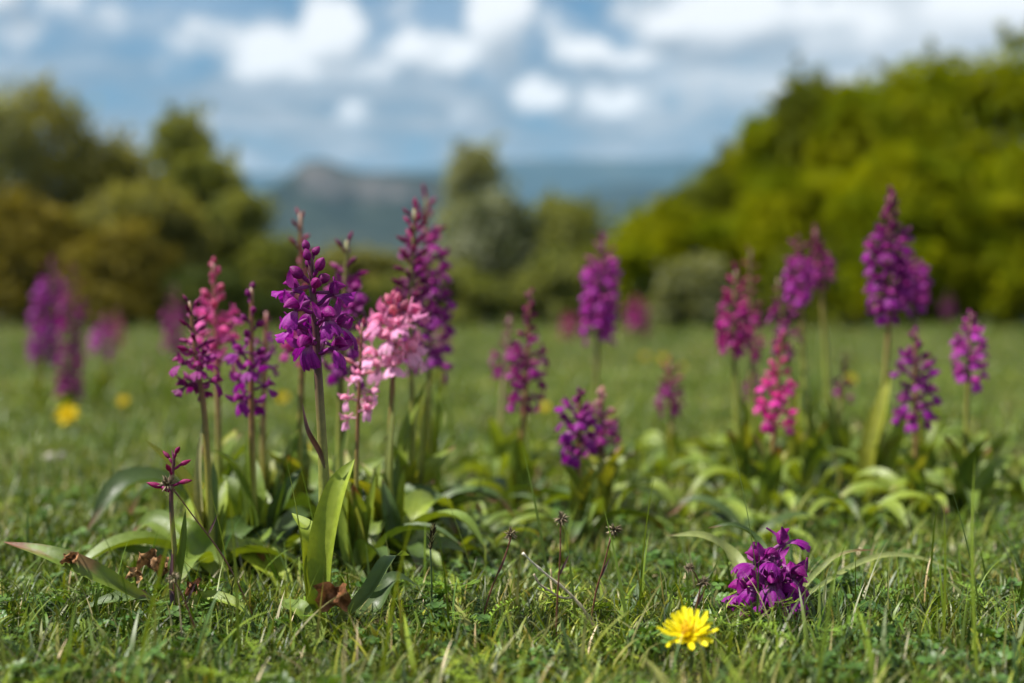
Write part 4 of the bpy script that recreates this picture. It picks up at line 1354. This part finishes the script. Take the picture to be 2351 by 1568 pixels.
def tuft(name, nbl, spread, hmin, hmax, wid, seed, segs=5, tall=.06, lean=.9):
    rs = np.random.RandomState(seed)
    v, f, tn = [], [], []
    for b in range(nbl):
        a = rs.rand() * 2 * math.pi
        rr = spread * math.sqrt(rs.rand())
        p0 = np.array([rr * math.cos(a), rr * math.sin(a), -.003])
        h = hmin + (hmax - hmin) * rs.rand() ** 1.6
        if rs.rand() < tall:
            h *= 1.9
        az_ = rs.rand() * 2 * math.pi
        d = np.array([math.cos(az_), math.sin(az_), 0])
        sd = np.array([-d[1], d[0], 0])
        ln = lean * (0.2 + rs.rand() ** 1.3 * 1.3)
        wd = wid * (0.4 + 1.0 * rs.rand() ** 1.5 + (1.0 if rs.rand() < .06 else 0))
        tcol = np.array(TONES[rs.choice(len(TONES), p=TW)][0]) * (0.55 + .95 * rs.rand())
        if tcol[0] > .25:
            ln *= 1.6
            wd *= .7
        tw_ = rs.normal() * .8
        o = len(v)
        p = p0.copy()
        th = 0.05 + 1.05 * rs.rand() ** 1.4
        for k in range(segs + 1):
            q = k / segs
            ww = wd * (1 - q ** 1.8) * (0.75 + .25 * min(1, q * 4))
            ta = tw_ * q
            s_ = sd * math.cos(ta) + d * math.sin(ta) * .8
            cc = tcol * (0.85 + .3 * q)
            if k == segs:
                v.append(p.copy())
                tn.append(cc)
            else:
                v += [p - s_ * ww * .5, p + s_ * ww * .5]
                tn += [cc, cc]
            ang = th + ln * q * .9
            p = p + (d * math.sin(ang) + np.array([0, 0, math.cos(ang)])) * (h / segs)
        for k in range(segs - 1):
            f.append((o + 2 * k, o + 2 * k + 1, o + 2 * k + 3, o + 2 * k + 2))
        f.append((o + 2 * (segs - 1), o + 2 * segs - 1, o + 2 * segs))
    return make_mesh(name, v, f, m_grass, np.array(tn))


def clover(name, n, spread, seed):
    rs = random.Random(seed)
    mb = MB()
    for k in range(n):
        a, rr = rs.random() * 6.28, spread * math.sqrt(rs.random())
        c0 = V3(rr * math.cos(a), rr * math.sin(a), rs.uniform(.008, .020))
        mb.tube([V3(c0.x * .8, c0.y * .8, -.003), c0], [.0005, .0004], 3, (.08, .13, .03), cap=False)
        q0 = Euler((rs.gauss(0, .35), rs.gauss(0, .35), rs.random() * 6)).to_quaternion()
        cc = Vector((.060, .125, .022)) * rs.uniform(.7, 1.3)
        sz = rs.uniform(.0035, .0075)
        for l in range(3):
            q = q0 @ Quaternion((0, 0, 1), l * 2.094) @ Quaternion((0, 1, 0), rs.uniform(-.3, .1))

            def fn(u, v):
                aa = u * 2 - 1
                wd = sz * .95 * math.sin(math.pi * (.06 + .76 * v)) ** .8
                return c0 + q @ V3(sz * 1.35 * v, aa * wd * .62, abs(aa) * sz * .16)
            mb.grid(fn, 2, 4, lambda u, v: tuple(cc * (1.0 + (.35 if .4 < v < .6 else 0))))
    return mb.mesh(name, m_grass)


def fern_herb(name, n, spread, seed):
    """finely cut bright herb leaves (yarrow, moss)"""
    rs = random.Random(seed)
    mb = MB()
    for k in range(n):
        a, rr = rs.random() * 6.28, spread * math.sqrt(rs.random())
        p = V3(rr * math.cos(a), rr * math.sin(a), -.002)
        az_ = rs.random() * 6.28
        d = V3(math.cos(az_), math.sin(az_), 0)
        L = rs.uniform(.016, .032)
        cc = Vector((.15, .25, .022)) * rs.uniform(.7, 1.25)
        C = bezier([p, p + d * L * .35 + V3(0, 0, L * .55), p + d * L * .9 + V3(0, 0, L * .7)], 9)
        mb.tube(C, .0004, 3, tuple(cc), cap=False)
        sd = V3(-d.y, d.x, 0)
        for j in range(2, 10):
            for s_ in (-1, 1):
                l2 = L * .22 * math.sin(math.pi * j / 11)
                e = C[j] + sd * s_ * l2 + d * l2 * .4 + V3(0, 0, l2 * rs.uniform(0, .5))
                wv_ = d * l2 * .22
                mb.add([C[j] - wv_ * .5, C[j] + wv_ * .5, e + wv_ * .6, e - wv_ * .7], [(0, 1, 2, 3)], tuple(cc))
    return mb.mesh(name, m_grass)


def scatter(name, protos, pts, rots, scl, idx, label=None):
    pc = bpy.data.collections.new(name + '_clumps')
    for k, me in enumerate(protos):
        o = bpy.data.objects.new('%s_clump_%02d' % (name, k), me)
        pc.objects.link(o)
    me = bpy.data.meshes.new(name)
    me.from_pydata([tuple(p) for p in pts], [], [])
    n = len(pts)
    a = me.attributes.new('rot', 'FLOAT_VECTOR', 'POINT')
    a.data.foreach_set('vector', np.asarray(rots, np.float32).ravel())
    a = me.attributes.new('scl', 'FLOAT_VECTOR', 'POINT')
    a.data.foreach_set('vector', np.asarray(scl, np.float32).ravel())
    a = me.attributes.new('idx', 'INT', 'POINT')
    a.data.foreach_set('value', np.asarray(idx, np.int32))
    o = link(name, me, kind='stuff')
    if label:
        o['label'] = label
    ng = bpy.data.node_groups.new(name, 'GeometryNodeTree')
    ng.interface.new_socket('Geometry', in_out='INPUT', socket_type='NodeSocketGeometry')
    ng.interface.new_socket('Geometry', in_out='OUTPUT', socket_type='NodeSocketGeometry')
    g = NT(ng)
    gi, go = g.new('NodeGroupInput'), g.new('NodeGroupOutput')
    ci = g.new('GeometryNodeCollectionInfo')
    ci.inputs['Collection'].default_value = pc
    ci.inputs['Separate Children'].default_value = True
    ci.inputs['Reset Children'].default_value = True
    ip = g.new('GeometryNodeInstanceOnPoints')
    ip.inputs['Pick Instance'].default_value = True

    def attr(nm, typ):
        nd = g.new('GeometryNodeInputNamedAttribute', data_type=typ)
        nd.inputs['Name'].default_value = nm
        return nd.outputs[0]
    er = g.new('FunctionNodeEulerToRotation')
    g.l.new(attr('rot', 'FLOAT_VECTOR'), er.inputs[0])
    g.l.new(gi.outputs[0], ip.inputs['Points'])
    g.l.new(ci.outputs[0], ip.inputs['Instance'])
    g.l.new(attr('idx', 'INT'), ip.inputs['Instance Index'])
    g.l.new(er.outputs[0], ip.inputs['Rotation'])
    g.l.new(attr('scl', 'FLOAT_VECTOR'), ip.inputs['Scale'])
    g.l.new(ip.outputs[0], go.inputs[0])
    md = o.modifiers.new('scatter', 'NODES')
    md.node_group = ng
    return o


HK = ground(1582, 1545)


def field(y0, y1, spacing, margin, seed, smin, smax, nproto, patchy=0.0):
    rs = np.random.RandomState(seed)
    P, Ro, S, I = [], [], [], []
    y = y0
    while y < y1:
        hwid = 0.36 * y * margin + .25
        nx = int(2 * hwid / spacing)
        for k in range(nx):
            x = -hwid + (k + rs.rand()) * spacing
            yy = y + rs.rand() * spacing
            if patchy and .55 * mnoise.noise(Vector((x * 14, yy * 14, seed))) < patchy - 1 + .9 * rs.rand() - .1:
                continue
            s = smin + (smax - smin) * rs.rand()
            hk = math.hypot(x - HK.x, yy - HK.y + .02)
            if hk < .06:
                if patchy:
                    continue
                s *= .62
            ptch = 1 + .5 * mnoise.noise(Vector((x * 2.3, yy * 2.3, 3.3))) + .35 * mnoise.noise(Vector((x * 9, yy * 9, 1.3)))
            P.append((x, yy, gz(x, yy)))
            Ro.append((rs.normal() * .10, rs.normal() * .10, rs.rand() * 6.283))
            S.append((s, s, s * ptch))
            I.append(rs.randint(nproto))
        y += spacing
    return P, Ro, S, I


near_t = [tuft('grass_clump', 27, .036, .010, .034, .0024, 100 + q, 5, .08, 1.3) for q in range(12)]
tall_t = [tuft('tall_grass_clump', 6, .045, .030, .062, .0024, 400 + q, 7, .2, 1.0) for q in range(8)]
scatter('grass', tall_t, *field(.80, 2.2, .045, 1.2, 8, .8, 1.25, 8))
edge_t = [tuft('edge_grass_clump', 26, .10, .035, .13, .007, 500 + q, 5, .15, .9) for q in range(6)]
scatter('grass', edge_t, *field(8.5, 17.0, .34, 1.5, 10, .6, 1.4, 6))
scatter('grass', tall_t, *field(2.2, 6.5, .125, 1.3, 9, .9, 1.5, 8))
scatter('grass', near_t, *field(.66, 2.3, .0192, 1.5, 1, .75, 1.25, 12))
mid_t = [tuft('grass_clump', 50, .055, .010, .032, .0032, 200 + q, 4, .05, 1.25) for q in range(8)]
scatter('grass', mid_t, *field(2.3, 5.2, .043, 1.7, 2, .8, 1.2, 8))
far_t = [tuft('grass_clump', 60, .11, .014, .038, .0065, 300 + q, 3, .04, 1.2) for q in range(6)]
scatter('grass', far_t, *field(5.2, 19.0, .110, 2.3, 3, .8, 1.2, 6))
# broad low leaves filling the turf between the orchid stalks
def broad_clump(name, n, seed):
    r_ = random.Random(seed)
    vs_, fs, ts, us = [], [], [], []
    for k in range(n):
        a = k * 2.4 + r_.uniform(-.5, .5)
        d = V3(math.cos(a), math.sin(a), 0)
        ln = r_.uniform(.045, .095)
        up = r_.uniform(.1, .9)
        lp = [d * .003, d * ln * .35 + V3(0, 0, ln * (.2 + .3 * up)), d * ln * .72 + V3(0, 0, ln * (.18 + .45 * up)), d * ln + V3(0, 0, max(.006, ln * .5 * up * r_.uniform(.2, 1)))]
        me = leaf_mesh(lp, r_.uniform(.014, .025), d * -.35 + V3(r_.uniform(-.4, .4), r_.uniform(-.4, .4), 1), r_.choice(['mid', 'bright', 'dark', 'mid', 'bright']), r_.choice([0, 0, .08, .2]), .35, seed * 7 + k, .1, 9, 4)
        o = len(vs_)
        vs_ += [v.co.copy() for v in me.vertices]
        ts += [tuple(c_.color)[:3] for c_ in me.color_attributes['tint'].data]
        us += [(i_ / 4, j_ / 9) for j_ in range(10) for i_ in range(5)]
        fs += [tuple(i_ + o for i_ in p.vertices) for p in me.polygons]
        bpy.data.meshes.remove(me)
    return make_mesh(name, vs_, fs, m_leaf, ts, us)


bc = [broad_clump('broad_leaf_clump', 6, q) for q in range(7)]
P_, R_, S_, I_ = field(1.22, 2.75, .105, 1.15, 12, .6, 1.15, 7)
keep = []
for k, p in enumerate(P_):
    px = 1175.5 + FPX * p[0] / p[1]
    py = HOR + FPX * CAMZ / p[1]
    d1 = ((px - 1830) / 560) ** 2 + ((py - 1125) / 130) ** 2
    d2 = ((px - 800) / 330) ** 2 + ((py - 1250) / 105) ** 2
    d3 = ((px - 1260) / 260) ** 2 + ((py - 1160) / 95) ** 2
    if min(d1, d2, d3) < 1 + .6 * mnoise.noise(Vector((p[0] * 9, p[1] * 9, 2.2))):
        keep.append(k)
scatter('low_leaves', bc, [P_[k] for k in keep], [R_[k] for k in keep], [S_[k] for k in keep], [I_[k] for k in keep])
cl = [clover('clover_clump', 16, .030, q) for q in range(6)]
scatter('clover', cl, *field(.72, 1.9, .036, 1.2, 4, .55, .95, 6, .85))
fh = [fern_herb('yarrow_clump', 9, .022, q) for q in range(4)]
scatter('yarrow', fh, *field(.72, 2.0, .055, 1.2, 5, .8, 1.3, 4, 1.0))
